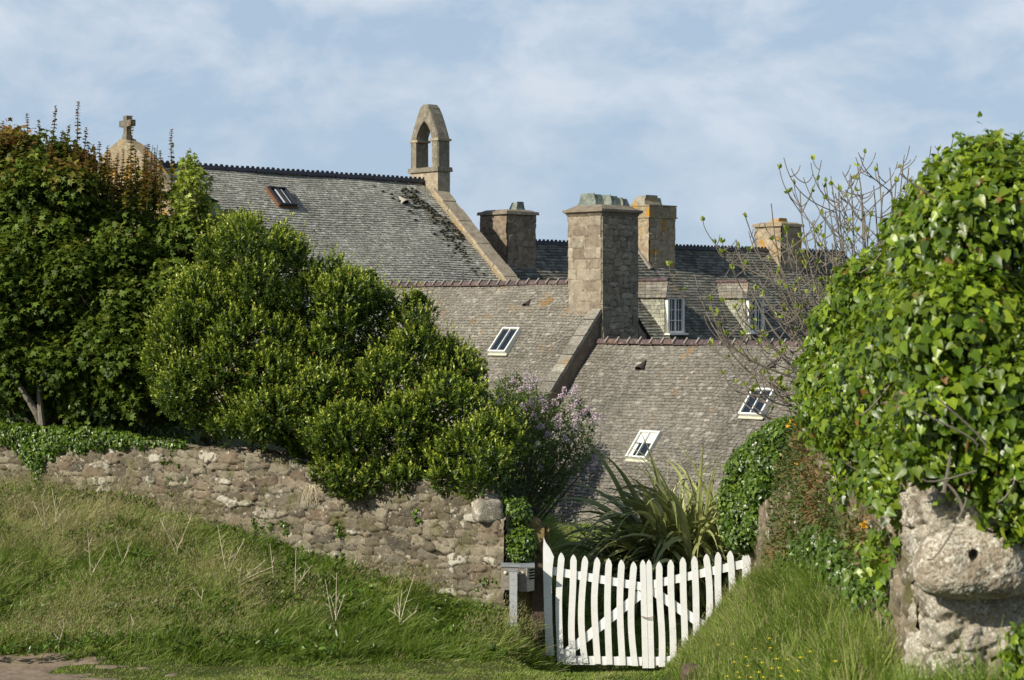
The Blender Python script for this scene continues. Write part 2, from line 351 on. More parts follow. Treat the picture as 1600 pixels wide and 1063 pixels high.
gy = np.concatenate([-np.geomspace(3000, 1, 16), np.arange(0, 4, .5), np.arange(4, 46, .11), np.geomspace(46.5, 9000, 40)])
X, Y = np.meshgrid(gx, gy, indexing='ij')
V = np.stack([X, Y, zg(X, Y)], -1).reshape(-1, 3)
g = mk('ground', V, grid_faces(len(gx), len(gy)), M['ground'], smooth=True); tag(g, kind='structure')
def trackmask(x, y): return sst((22.1-y+(fbm(x*1.3, y*2.2, 8)-.5)*1.3)/.35)*sst((-4.1-x+(fbm(x*2.7, y*4, 5)-.5)*3.6)/.9)
tx = np.arange(-9, -2.4, .06); ty = np.arange(19.4, 22.4, .05)
X, Y = np.meshgrid(tx, ty, indexing='ij')
Z = zg(X, Y)-.03+.042*trackmask(X, Y)+.008*(fbm(X*9, Y*9, 4)-.5)
g = mk('path', np.stack([X, Y, Z], -1).reshape(-1, 3), grid_faces(len(tx), len(ty)), M['dirt'], smooth=True); tag(g, kind='structure')

# ------------------------------------------------------------------ buildings
UP = np.array([0, 0, 1.])
class House:
    """frame of a pitched range: e along the ridge, f horizontally down the side we see"""
    def __init__(s, O, ang, flip, tanp, zr):
        a = R_(ang); s.O = np.array([O[0], O[1], 0.]); s.e = np.array([math.cos(a), math.sin(a), 0])
        s.f = np.array([math.sin(a), -math.cos(a), 0]); s.tp = tanp; s.p = math.atan(tanp); s.zr = zr
        s.d = s.f*math.cos(s.p)-UP*math.sin(s.p); s.n = s.f*math.sin(s.p)+UP*math.cos(s.p)
    def pt(s, a, b, z): return s.O+s.e*a+s.f*b+UP*z
    def sl(s, a, q, h=0): return s.O+UP*s.zr+s.e*a+s.d*q+s.n*h       # on the visible slope
    def hit(s, px, py):                                             # where a photo point meets the slope, as (a, q)
        r = np.array([(px-CX)/FPX, 1, -(py-HY)/FPX]); c = np.array([0, 0, CH])
        o = s.O+UP*s.zr; k = np.dot(o-c, s.n)/np.dot(r, s.n); P = c+r*k-o
        return np.dot(P, s.e), np.dot(P, s.d)
def slates(h, a0, a1, q1, m, root, seed, expo=.092, wmin=.09, wmax=.17, name='roof', thick=.016, sag=.05, lim=None, mossf=None):
    rng = random.Random(seed); V = []; F = []; e, d, n = h.e, h.d, h.n; o = h.O+UP*h.zr
    rows = int(q1/expo)
    for j in range(rows+1):
        q = j*expo; a = a0-rng.random()*wmax*.8
        while a < a1:
            wd = rng.uniform(wmin, wmax); b0, b1 = max(a, a0), min(a+wd-.006, a1); a += wd
            if b1-b0 < .03: continue
            s_ = (math.sin(b0*1.3+seed)+math.sin(b0*.47+q*.9+seed*2)+math.sin(q*2.1+b0*.2))*sag*.33
            dq = rng.uniform(-.014, .014); lift = rng.uniform(0, .007); ti = rng.uniform(-.004, .004)
            t0 = s_-.004; t1 = s_+thick+lift
            pts = [(b0, q-.015, t0), (b1, q-.015, t0), (b1, q+expo+.012+dq+ti*3, t1+ti), (b0, q+expo+.012+dq-ti*3, t1-ti),
                   (b0, q+expo+.012+dq, t1-thick-.012), (b1, q+expo+.012+dq, t1-thick-.012)]
            k = len(V)
            for (x, y, z) in pts: V.append(o+e*x+d*y+n*z)
            F += [(k, k+3, k+2, k+1), (k+3, k+4, k+5, k+2), (k+1, k+2, k+5, k), (k, k+4, k+3, k+5)][:2]
    # the deck beneath
    k = len(V)
    for (x, y) in ((a0, -.02), (a0, q1), (a1, q1), (a1, -.02)): V.append(o+e*x+d*y-n*(sag+.03))
    F.append((k, k+1, k+2, k+3))
    return mk(name, V, F, m, root)
def back_slope(h, a0, a1, q1, m, root):
    e = h.e; d = -h.f*math.cos(h.p)-UP*math.sin(h.p); n = -h.f*math.sin(h.p)+UP*math.cos(h.p); o = h.O+UP*h.zr
    V = []; F = []; rng = random.Random(5); ex = .11
    for j in range(int(q1/ex)):
        q = j*ex; a = a0
        while a < a1:
            w2 = min(rng.uniform(.3, .6), a1-a); k = len(V)
            for (x, y, z) in ((a, q, 0), (a+w2-.006, q, 0), (a+w2-.006, q+ex+.01, .02), (a, q+ex+.01, .02), (a, q+ex+.01, 0), (a+w2-.006, q+ex+.01, 0)): V.append(o+e*x+d*y+n*z)
            F += [(k, k+1, k+2, k+3), (k+3, k+2, k+5, k+4)]; a += w2+1e-4
    return mk('rear_slope', V, F, m, root)
def body(h, a0, a1, run, zb, root, m='housewall', inset=.12):
    mb = MB(); r = run-inset; zt = h.zr-h.tp*r-.1
    V = [h.pt(a0, r, zb), h.pt(a1, r, zb), h.pt(a1, -r, zb), h.pt(a0, -r, zb), h.pt(a0, r, zt), h.pt(a1, r, zt), h.pt(a1, -r, zt), h.pt(a0, -r, zt),
         h.pt(a0, 0, h.zr-.12), h.pt(a1, 0, h.zr-.12)]
    mb.add(V, [(0, 1, 5, 4), (2, 3, 7, 6), (1, 2, 6, 9, 5), (3, 0, 4, 8, 7), (0, 3, 2, 1)])
    return mb.build('wall', M[m], root)
def ridge(h, a0, a1, m, root, crest=False, seed=1, r=.068, seg=.36, z=.0):
    mb = MB(); mo = MB(); rng = random.Random(seed); a = a0
    while a < a1-.05:
        l = min(seg, a1-a); dz = rng.uniform(-.008, .008)+z
        V = []
        for x in (a+.008, a+l-.008):
            for k in range(7):
                t = math.pi*k/6; V.append(h.pt(x, r*1.15*math.cos(t), h.zr+.045+dz+r*math.sin(t)-.05*abs(math.cos(t))))
        F = [(k, k+7, k+8, k+1) for k in range(6)]+[tuple(range(7)), tuple(range(13, 6, -1))]
        mb.add(V, F)
        if crest:
            for c in range(2):
                mb.obox(h.pt(a+(c+.5)*l/2, 0, h.zr+.045+r+.02+dz), h.e, h.f, UP, l*.17, .016, .033, .55, 1)
        else:
            mo.obox(h.pt(a+l, r*.62, h.zr+.045+dz+r*.4), h.e, h.f*.6-UP*.6, h.f*.7+UP*.7, .022, .11, .045)
        a += l
    nt_ = len(mb.f); mb.add(mo.v, mo.f) if mo.f else None
    o = mb.build('ridge_tiles', M[m], root)
    if mo.f:
        o.data.materials.append(M['mortar'])
        for p_i in range(nt_, len(o.data.polygons)): o.data.polygons[p_i].material_index = 1
    return o
def coping(h, a0, a1, q0, q1, root, m='cope', hgt=.16, low=-.25, seed=2, seg=.6, side='plaster', name='coping'):
    """raised verge: sloping cap stones on a low parapet"""
    mb = MB(); rng = random.Random(seed); q = q0
    while q < q1-.05:
        l = min(seg*rng.uniform(.7, 1.3), q1-q); j = rng.uniform(-.012, .012)
        mb.obox(h.sl((a0+a1)/2+j, q+l/2, hgt-.04+j), h.e, h.d, h.n, (a1-a0)/2+.03, l/2-.008, .045)
        q += l
    c = mb.build(name, M[m], root)
    mb = MB(); mb.obox(h.sl((a0+a1)/2, (q0+q1)/2, (hgt-.085+low)/2), h.e, h.d, h.n, (a1-a0)/2, (q1-q0)/2, (hgt-.085-low)/2)
    mb.build('parapet', M[side], root); return c
def skylight(h, a, q, wd, ln, root, frame='wgrey', sill='cream', bars=1, opened=False, glass='glass', label=None):
    f = MB(); t = .045; H = .07
    c = lambda x, y, z: h.sl(a+x, q+y, z+.055)
    for x in (t/2, wd-t/2): f.obox(c(x, ln/2, H/2-.03), h.e, h.d, h.n, t/2, ln/2, H/2+.05)
    for y in (t/2, ln-t/2): f.obox(c(wd/2, y, H/2-.032), h.e, h.d, h.n, wd/2-t, t/2, H/2+.048)
    for k in range(bars): f.obox(c(wd*(k+1)/(bars+1), ln/2, H/2+.004), h.e, h.d, h.n, .013, ln/2-t, H/2+.016)
    o = f.build('skylight', M[frame], root)
    if label: o['label'] = label
    g_ = MB(); y0 = ln*.45 if opened else t
    g_.obox(c(wd/2+(.06 if opened else 0), (y0+ln-t)/2, .025), h.e, h.d, h.n, wd/2-t-(.06 if opened else 0), (ln-t-y0)/2, .012)
    g_.build('glass', M[glass], o)
    if opened:
        g_ = MB(); g_.obox(c(wd/2, (t+y0)/2-.01, .028), h.e, h.d, h.n, wd/2-t-.005, (y0-t)/2-.012, .012)
        g_.obox(c(t+.05, (y0+ln-t)/2, .028), h.e, h.d, h.n, .05, (ln-t-y0)/2-.012, .012); g_.build('blind', M['wgrey'], o)
    s_ = MB(); s_.obox(c(wd/2, ln+.03, -.01), h.e, h.d, h.n, wd/2+.03, .032, .010); s_.build('sill', M[sill], o)
    return o
def hood(h, a, q, root, m='vent', s=1.):
    V = []; n = 8
    for k in range(n+1):
        t = math.pi*k/n; V.append(h.sl(a+.13*s*math.cos(t), q+.16*s, .15*s*math.sin(t)+.01))
    V.append(h.sl(a, q-.2*s, .02)); F = [(k, k+1, n+1) for k in range(n)]
    V += [h.sl(a+.105*s*math.cos(math.pi*k/n), q+.15*s, .12*s*math.sin(math.pi*k/n)+.01) for k in range(n+1)]
    F += [(k+1, k, n+2+k, n+3+k) for k in range(n)]
    o = mk('roof_vent', V, F, M[m], root)
    V = [h.sl(a+.105*s*math.cos(math.pi*k/n), q+.12*s, .12*s*math.sin(math.pi*k/n)+.01) for k in range(n+1)]
    mk('opening', V, [tuple(range(n+1))], M['dark'], o); return o
def chimney(h, a0, a1, b0, b1, zb, zt, root, mat, seed, capk='slab', res=.03, specs=None, flare=0, label=None, pots=(), potm='pot'):
    """stack standing on a rectangle of the house's plan; b is towards the side we see (f)"""
    core = MB(); e, f = h.e, h.f; i = .005
    P = [h.pt(a, b, z) for z in (zb, zt) for a, b in ((a0+i, b1-i), (a1-i, b1-i), (a1-i, b0+i), (a0+i, b0+i))]
    core.hexa(P); co = core.build('chimney', M['cap'], root)
    if label: co['label'] = label
    sides = [(h.pt(a0, b1, 0), e, f, a1-a0), (h.pt(a1, b1, 0), -f, e, b1-b0), (h.pt(a1, b0, 0), -e, -f, a1-a0), (h.pt(a0, b0, 0), f, -e, b1-b0)]
    for k, (o, u, n, L_) in enumerate(sides):
        sp = dict(cw=.34, ch=.2, p=6, depth=.04, joint=.11, warp=.12, jit=.7, size_var=.2)
        if specs and k in specs: sp.update(specs[k])
        us = np.linspace(0, L_, max(3, int(L_/res))); vs = np.linspace(zb, zt, int((zt-zb)/res))
        U, Vv = np.meshgrid(us, vs, indexing='ij')
        fl = flare*sst(1-(Vv-zb)/1.0)
        P = o+U[..., None]*u+Vv[..., None]*UP+(u*((U/L_-.5)*2*fl)[..., None])
        Nn = np.broadcast_to(n, P.shape)
        stone_grid('stonework', P, Nn, U+k*3.1, Vv, M[mat], co, seed=seed+k, rough=.01, **sp)
    cx, cy = (a0+a1)/2, (b0+b1)/2; wa, wb = (a1-a0)/2, (b1-b0)/2
    mb = MB()
    if capk == 'moulded':
        mb.obox(h.pt(cx, cy, zt+.03), e, -f, UP, wa+.02, wb+.02, .03, 1.06, 1.06)
        mb.obox(h.pt(cx, cy, zt+.085), e, -f, UP, wa+.04, wb+.04, .025, 1.11, 1.09)
        mb.obox(h.pt(cx, cy, zt+.14), e, -f, UP, wa+.12, wb+.12, .03)
        mb.obox(h.pt(cx, cy, zt+.23), e, -f, UP, wa+.08, wb+.08, .06, .66, .70)
        top = zt+.27
    elif capk == 'band':
        mb.obox(h.pt(cx, cy, zt-.18), e, -f, UP, wa+.045, wb+.045, .17); mb.obox(h.pt(cx, cy, zt-.37), e, -f, UP, wa+.07, wb+.07, .022)
        mb.obox(h.pt(cx, cy, zt+.03), e, -f, UP, wa+.055, wb+.055, .025)
        top = zt+.05
    else:
        mb.obox(h.pt(cx, cy, zt+.05), e, -f, UP, wa+.10, wb+.10, .05, .97, .97); mb.obox(h.pt(cx, cy, zt+.13), e, -f, UP, wa+.02, wb+.02, .03, .8, .8)
        top = zt+.14
    o = mb.build('cap', M['chimcap_'+mat] if 'chimcap_'+mat in M else M['cap'], co)
    for (pa, pb, w1, w2, hh) in pots:
        mb = MB(); 
        mb.obox(h.pt(cx+pa, cy+pb, top+hh/2), e, -f, UP, w1, w2, hh/2, .62, .55)
        # slate slabs leaning on each side, slightly proud
        mb.obox(h.pt(cx+pa, cy+pb+w2*.72, top+hh/2+.015), e, -f*.9-UP*.0, UP, w1*.98, .018, hh/2+.012, .66, 1)
        mb.build('chimney_pot', M[potm], co)
    return co
M['chimcap_chimy'] = M['gable']
# ---- front low range (B) and middle range (A): ridges run away to the left
Gp = at(966, 0, 48.0); c45 = math.sqrt(.5)
A = House(Gp, -45, 1, 1.1, 5.05)
rootA = thing('house', A.pt(-5, 0, -1.5), 'middle range with brownish slate roof, one skylight and the tall square chimney on its gable', 'house')
q_A = 6.3
slates(A, -15, -.02, q_A, M['slateA'], rootA, 11, sag=.06)
back_slope(A, -15, 0, 5, M['slateA'], rootA)
body(A, -15, -.05, q_A*math.cos(A.p), -3, rootA)
ridge(A, -15, -.9, 'ridgeR', rootA, seed=4)
coping(A, -.28, .04, .95, q_A, rootA, hgt=.10, low=-.5, m='slateA', side='plaster', seg=.28)
chimney(A, -1.05, .06, -.62, .68, 3.5, 6.72, rootA, 'chim', 40, 'moulded', .022, specs={0: dict(cw=.42, ch=.27, p=9, depth=.035, warp=.05, size_var=.12, joint=.08, jit=.45), 1: dict(cw=.27, ch=.145, p=4, depth=.055, joint=.15, warp=.3, size_var=.4)}, flare=0.10,
        label='tall square chimney with moulded cap', pots=[(-.2, .18, .33, .22, .3), (.12, -.12, .25, .2, .26), (.26, -.42, .17, .14, .2)])
# quoins on the shaded face
mb = MB(); mc = MB(); z = 3.75; k = 0; rq = random.Random(3)
while z < 6.65:
    hh = rq.uniform(.22, .32); w1 = .15 if k % 2 else .10; hh = min(hh, 6.7-z)
    mb.obox(A.pt(.075, .68-w1+.014, z+hh/2), A.f, -A.e, UP, w1, .035, hh/2-.008, .98, 1)
    w1 = .10 if k % 2 else .15
    mc.obox(A.pt(.075, -.62+w1-.012, z+hh/2), A.f, -A.e, UP, w1, .035, hh/2-.008, .98, 1)
    z += hh; k += 1
mb.build('quoins', M['bell'], rootA); mc.build('quoins', M['bell'], rootA)
a_, q_ = A.hit(790, 517); skylight(A, a_, q_, .62, .82, rootA)
a_, q_ = A.hit(828, 474); hood(A, a_, q_, rootA)
a_, q_ = A.hit(676, 476); hood(A, a_, q_, rootA)

B = House(A.pt(0.05, .85, 0), -45, 1, 1.1, 3.57)
rootB = thing('house', B.pt(4, 0, -2), 'lowest front range with long grey slate roof and two skylights, behind the white gate', 'house')
q_B = 5.35
slates(B, 0, 9.5, q_B, M['slateB'], rootB, 21, sag=.07)
back_slope(B, 0.1, 9.5, 4, M['slateB'], rootB)
body(B, 0.1, 9.5, q_B*math.cos(B.p), -3, rootB)
ridge(B, 0.02, 9.5, 'ridgeR', rootB, seed=9)
mb = MB(); mb.tube([B.sl(.1, q_B+.06, -.02), B.sl(9.5, q_B+.06, -.02)], .055, 8); mb.build('gutter', M['dark'], rootB)
a_, q_ = B.hit(1005, 678); skylight(B, a_, q_, .60, .78, rootB, opened=True, label='lower skylight with a half-drawn blind')
a_, q_ = B.hit(1180, 612); skylight(B, a_, q_, .62, .76, rootB, label='upper skylight by the hedge')
a_, q_ = B.hit(1005, 572); hood(B, a_, q_, rootB)
a_, q_ = B.hit(1211, 570); hood(B, a_, q_, rootB)
# ---- chapel
K = at(672, 0, 60.0); NV = House(K, 43, 1, .86, 8.38)
rootN = thing('chapel', NV.pt(-5, 0, -1), 'grey slate chapel with open stone bellcote and a cross on its left gable', 'chapel')
q_N = 8.2
slates(NV, -10.7, -.3, q_N, M['slateN'], rootN, 31, expo=.105, sag=.06)
back_slope(NV, -10.7, 0, 6, M['slateN'], rootN)
body(NV, -10.7, .2, q_N*math.cos(NV.p), -3, rootN)
ridge(NV, -10.6, -.1, 'ridgeK', rootN, crest=True, r=.07)
coping(NV, -.34, .14, .55, q_N, rootN, hgt=.20, low=-.6, m='cope', side='gable', seg=.5)
# moss tufts near the verge
rng = np.random.RandomState(4); V = []; F = []
for k in range(300):
    t = rng.beta(1.2, 2.0); q = .35+t*4.6; a = -.42-abs(rng.normal(0, 1))*.55*(1-.15*q/3)-(.25*math.sin(q*2)+.25)
    if a < -2.6 or rng.rand() < .25: continue
    c = NV.sl(a, q, .02); s_ = rng.uniform(.02, .055); b = len(V)
    for (x, y, z_) in ((-1, -.7, 0), (1, -.8, 0), (1.1, .7, 0), (-1, .8, 0), (-.3, 0, .8), (.4, .1, .7)): V.append(c+NV.e*x*s_*1.6+NV.d*y*s_+NV.n*z_*s_)
    F += [(b, b+1, b+5, b+4), (b+1, b+2, b+5), (b+2, b+3, b+4, b+5), (b+3, b, b+4)]
tag(mk('moss', V, F, M['moss'], rootN), kind='stuff')
# left gable with the cross: raised stone top
def gable_top(h, a0, a1, root):
    prof = [(-2.6, -2.0), (-2.1, -1.45), (-1.5, -.95), (-1.05, -.38), (-.7, .10), (-.42, .42), (-.18, .62), (0, .68), (.2, .64), (.45, .46), (.75, .14), (1.1, -.32), (1.55, -.9), (2.1, -1.45), (2.7, -2.0), (3.4, -2.65), (4.2, -3.35)]
    V = []; F = []; n = len(prof); rng = np.random.RandomState(3)
    for a in (a0, a0+.12, a1-.12, a1):
        ed = .06 if a in (a0, a1) else 0
        for (b, z) in prof: V.append(h.pt(a, b*(1-ed*.3)*(1.0+.55*min(1, max(0, (.72-z)*3))), h.zr+z-ed+rng.uniform(-.02, .02)))
    for (s_) in (a0, a1):
        for (b, z) in prof: V.append(h.pt(s_, b, h.zr-3.9))
    for i in range(3):
        for j in range(n-1): F.append((i*n+j, i*n+j+1, (i+1)*n+j+1, (i+1)*n+j))
    for j in range(n-1): F.append((4*n+j, 4*n+j+1, j+1, j)); F.append((3*n+j, 3*n+j+1, 5*n+j+1, 5*n+j))
    return mk('gable', V, F, M['gable'], root)
gable_top(NV, -11.2, -10.62, rootN)
def cross(h, a, z0, root):
    mb = MB(); u, n = h.f, h.e
    mb.obox(h.pt(a, 0, z0+.05), u, n, UP, .24, .17, .07, .85, .85); mb.obox(h.pt(a, 0, z0+.18), u, n, UP, .13, .11, .07, .75, .8)
    mb.obox(h.pt(a, 0, z0+.50), u, n, UP, .085, .075, .27, 1, 1); 
    for s_ in (-1, 1): mb.obox(h.pt(a, s_*.195, z0+.56), UP, n, u, .085, .073, .108)
    return mb.build('cross', M['cross'], root)
cross(NV, -10.9, 8.38+.56, rootN)
a_, q_ = NV.hit(416, 297); skylight(NV, a_, q_, .62, .80, rootN, frame='ridgeK', sill='rust', glass='glass')
mb = MB(); mb.obox(NV.sl(a_-.03, q_+.4, .05), NV.e, NV.d, NV.n, .02, .42, .06); mb.build('frame_side', M['rust'], rootN)
mb = MB()
for x in (.22, .42): mb.obox(NV.sl(a_+x, q_+.4, .10), NV.e, NV.d, NV.n, .02, .33, .006)
mb.build('glazing_bar', M['wgrey'], rootN)
a_, q_ = NV.hit(628, 314); hood(NV, a_, q_, rootN, 'ventp', 1.2)
# bellcote: pointed arch in the plane of the right gable
def bellcote(h, a, root, zb):
    W = .66; T = .25; u, n = h.f, h.e
    outer = [(-W, 0), (-W, .45), (-W, .88), (-.585, 1.10), (-.46, 1.38), (-.31, 1.69), (-.17, 1.90), (0, 1.97), (.17, 1.90), (.31, 1.69), (.46, 1.38), (.585, 1.10), (W, .88), (W, .45), (W, 0)]
    w = .375
    inner = [(-w, 0), (-w, .45), (-w, .86), (-.35, 1.0), (-.28, 1.17), (-.18, 1.32), (-.08, 1.42), (0, 1.46), (.08, 1.42), (.18, 1.32), (.28, 1.17), (.35, 1.0), (w, .86), (w, .45), (w, 0)]
    rng = np.random.RandomState(2); V = []; F = []
    def ringp(pts, s_, ins): return [h.pt(a+s_, x*ins+rng.uniform(-.012, .012), zb+z*(1 if ins == 1 else .995)+rng.uniform(-.01, .01)) for x, z in pts]
    N_ = len(outer)
    rows = [ringp(outer, -T+.0, .96), ringp(outer, -T+.05, 1.), ringp(outer, T-.05, 1.), ringp(outer, T, .96), ringp(inner, T, 1.), ringp(inner, -T, 1.)]
    for r in rows: V += r
    for i in range(6):
        j = (i+1) % 6
        for k in range(N_-1): F.append((i*N_+k, i*N_+k+1, j*N_+k+1, j*N_+k))
    o = mk('bellcote', V, F, M['bell'], root)
    mb = MB()
    for s_ in (-1, 1):
        mb.obox(h.pt(a, s_*.50, zb+.86), u, n, UP, .205, T+.025, .035); 
    mb.build('impost', M['cope'], o)
    mb = MB(); mb.obox(h.pt(a, 0, zb-.06), u, n, UP, W+.07, T+.06, .07, .97, .97); mb.build('ledge', M['bell'], o)
    mb = MB(); mb.obox(h.pt(a, 0, zb+1.93), u, n, UP, .2, T-.02, .06, .6, .8); mb.build('capstone', M['bell'], o)
    mb = MB()
    P = [h.pt(a+s_, b, z) for s_ in (-T, T) for b, z in ((-W, zb-.13), (W, zb-.13), (W, zb-.95), (0, zb-.9), (-W, zb-.95))]
    mb.add(P, [(0, 4, 3, 2, 1), (5, 6, 7, 8, 9), (1, 2, 7, 6), (0, 5, 9, 4), (0, 1, 6, 5)])
    mb.build('base', M['cope'], o)
bellcote(NV, 0, rootN, 8.38+.45)
# ---- rear house: ridge runs away to the right, dormers
RH = House(at(833, 0, 62.0), 42, 1, 1.07, 6.53)
rootR = thing('house', RH.pt(8, 0, -1), 'rear house with dark slate roof, two dormer windows and three stone chimneys', 'house')
slates(RH, -1.7, 16, 6.2, M['slateR'], rootR, 51, expo=.13, wmin=.14, wmax=.28, thick=.026)
back_slope(RH, -1.7, 16, 5, M['slateR'], rootR)
body(RH, -1.7, 16, 6.2*math.cos(RH.p), -3, rootR)
ridge(RH, -.7, 16, 'ridgeK', rootR, crest=True, seed=3, r=.08)
chimney(RH, -1.8, -.6, -.5, .75, 5.0, 7.42, rootR, 'chimd', 60, 'slab', .035, label='left rear chimney with thick flat cap and one short pot', pots=[(.3, .1, .2, .2, .27)])
chimney(RH, 4.75, 6.0, -.6, .62, 5.0, 7.92, rootR, 'chimy', 70, 'band', .035, label='middle rear chimney with yellow lichen on top',
        pots=[(-.25, .1, .42, .34, .32), (.32, -.1, .26, .22, .26)], potm='poty')
chimney(RH, 11.6, 12.7, -.6, .62, 5.0, 7.45, rootR, 'chimy', 80, 'slab', .04, label='right rear chimney, orange with lichen, behind bare branches', pots=[(0, 0, .3, .3, .16)], potm='poty')
mb = MB()
for (a, q0, q1) in ((-1.84, 1.15, 3.6), (4.68, .1, 1.05)):
    mb = MB(); mb.obox(RH.sl(a, (q0+q1)/2, .06), RH.e, RH.d, RH.n, .05, (q1-q0)/2, .045); mb.build('flashing', M['mortar'], rootR)
def dormer(h, tc_, zs, ze, zrd, r_front, hw, root, label):
    e, f = h.e, h.f
    rb = (h.zr-zrd)/h.tp; re_ = (h.zr-ze)/h.tp
    rs = [(r_front)]
    mb = MB()
    P = [h.pt(tc_+s_*(hw-.02), b, z) for b, z in ((r_front-.1, zs-.3), (r_front-.1, ze), (re_, ze), ((h.zr-zs+.3)/h.tp, zs-.3)) for s_ in (-1, 1)]
    mb.add(P, [(0, 1, 3, 2), (2, 3, 5, 4), (0, 2, 4, 6), (1, 7, 5, 3), (0, 6, 7, 1), (4, 5, 7, 6)]); c = mb.build('dormer', M['slateH'], root); c['label'] = label
    rng = random.Random(int(tc_*10))                   # slate-hung cheeks
    for s_ in (-1, 1):
        V = []; F = []; z = zs
        while z < ze:
            hh = min(.13, ze-z); b = r_front-.06
            while b > (h.zr-z-hh)/h.tp-.1:
                l = rng.uniform(.18, .30); k = len(V); o = s_*(hw); b2 = b-l
                for (bb, zz, oo) in ((b, z, .02), (b2+.008, z, .02), (b2+.008, z+hh+.02, 0), (b, z+hh+.02, 0)): V.append(h.pt(tc_+o+s_*oo, bb, zz))
                F.append((k, k+1, k+2, k+3) if s_ > 0 else (k+3, k+2, k+1, k)); b = b2
            z += hh
        mk('cheek', V, F, M['slateH'], c)
    # roof: two slopes and a hipped front, in slates
    V = []; F = []; ov = .1; half = hw+ov
    def quadrows(P0, P1, P2, P3, n):                # P0-P1 top edge, P3-P2 bottom edge
        for i in range(n):
            t0, t1 = i/n, (i+1)/n
            L0 = P0+(P3-P0)*t0; R0 = P1+(P2-P1)*t0; L1 = P0+(P3-P0)*t1; R1 = P1+(P2-P1)*t1
            m_ = max(1, int(np.linalg.norm(R1-L1)/.22)); nn = np.cross(R1-L1, L0-L1); nn /= (np.linalg.norm(nn)+1e-9)
            if nn[2] < 0: nn = -nn
            for j in range(m_):
                s0, s1 = j/m_, (j+.97)/m_; k = len(V); lf = rng.uniform(.015, .03)
                a, b, c_, d_ = L0+(R0-L0)*s0, L0+(R0-L0)*s1, L1+(R1-L1)*s1, L1+(R1-L1)*s0
                V.extend([a, b, c_+nn*lf, d_+nn*lf, d_-nn*.01, c_-nn*.01]); F.extend([(k, k+1, k+2, k+3), (k+3, k+2, k+5, k+4)])
    rf = r_front+ov; rp = rf-.38
    for s_ in (-1, 1):
        quadrows(h.pt(tc_, rb-.1, zrd), h.pt(tc_, rp, zrd), h.pt(tc_+s_*half, rf, ze-.02), h.pt(tc_+s_*half, re_-.1, ze-.02), 5)
    quadrows(h.pt(tc_, rp, zrd), h.pt(tc_, rp, zrd)+h.e*.001, h.pt(tc_+half, rf, ze-.02), h.pt(tc_-half, rf, ze-.02), 5)
    mk('dormer_roof', V, F, M['slateA'], c)
    mb = MB(); mb.tube([h.pt(tc_, rb-.05, zrd+.03), h.pt(tc_, rp, zrd+.03)], .07, 6); mb.build('ridge_tiles', M['ridgeR'], c)
    # window
    W = hw-.02; mb = MB(); y = r_front
    def bar(x0, x1, z0, z1, dep=.04, yy=0): mb.obox(h.pt(tc_+(x0+x1)/2, y+yy, (z0+z1)/2), e, -f, UP, (x1-x0)/2, dep, (z1-z0)/2)
    fz = .09
    bar(-W, -W+fz, zs, ze, .07); bar(W-fz, W, zs, ze, .07); bar(-W+fz, W-fz, ze-.07, ze, .068); bar(-W+fz, W-fz, zs, zs+.07, .068)
    mb.obox(h.pt(tc_, y+.08, zs-.03), e, -f, UP, W+.06, .12, .028)
    bar(-.035, .035, zs+.07, ze-.07, .035)
    for s_ in (-1, 1):
        x0, x1 = (.035, W-fz) if s_ > 0 else (-W+fz, -.035)
        for k in (1, 2): zz = zs+.07+(ze-zs-.14)*k/3; bar(x0, x1, zz-.012, zz+.012, .022)
        xm = (x0+x1)/2; bar(xm-.01, xm+.01, zs+.07, ze-.07, .02)
    mb.build('window_frame', M['wgrey'], c)
    mb = MB(); mb.obox(h.pt(tc_, y-.02, (zs+ze)/2), e, -f, UP, W-.02, .008, (ze-zs)/2-.02); mb.build('glass', M['glass'], c)
dormer(RH, 3.7, 3.66, 4.83, 5.36, 2.78, .41, rootR, 'left dormer with lit slate-hung cheek and white window')
dormer(RH, 7.66, 3.66, 4.83, 5.36, 2.78, .41, rootR, 'right dormer seen through the bare branches')

# ------------------------------------------------------------------ left garden wall
def resamp(x): return x
LW = 9.6; s_dir = np.array([-1, .5375, 0]); s_dir /= np.linalg.norm(s_dir); n_dir = np.array([-s_dir[1], s_dir[0], 0])*1.0   # outward (towards camera)
if n_dir[1] > 0: n_dir = -n_dir
W0 = np.array([-.08, 23.0, 0])
def wall_top(s):
    x = W0[0]+s_dir[0]*s
    pts = [(-9, 2.55), (-7.2, 2.50), (-6.2, 2.50), (-5.3, 2.52), (-4.4, 2.52), (-3.4, 2.52), (-3.0, 2.45), (-2.6, 2.33), (-2.2, 2.28), (-1.6, 2.22), (-1.0, 2.22), (-.6, 2.12), (-.28, 2.04), (-.2, 1.86), (0, 1.84)]
    return np.interp(x, [p[0] for p in pts], [p[1] for p in pts])
lw = thing('stone_wall', (-.08, 23, .5), 'long rubble stone wall with white lichen between the long grass and the shrubs', 'wall')
res = .0165; ss = np.arange(0, LW, res); TH = .45; HM = 1.9
qs = np.arange(0, HM+TH*.9+.01, res)
Sg, Qg = np.meshgrid(ss, qs, indexing='ij')
top = wall_top(Sg)+(fbm(Sg*2.3, Sg*0+1, 6, 3)-.5)*.12
rc = .05
up = np.clip(Qg, 0, HM); ov = np.clip(Qg-HM, 0, None)
zz = top-HM+up; corner = sst((up-HM+.06)/.12)
Pp = W0+Sg[..., None]*s_dir-n_dir*(ov)[..., None]; Pp[..., 2] = zz-.03*corner*(ov < .05)
Nn = n_dir*(1-np.clip((Qg-HM+.07)/.14, 0, 1))[..., None]+UP*np.clip((Qg-HM+.07)/.14, 0, 1)[..., None]
Nn /= np.linalg.norm(Nn, axis=-1, keepdims=True)
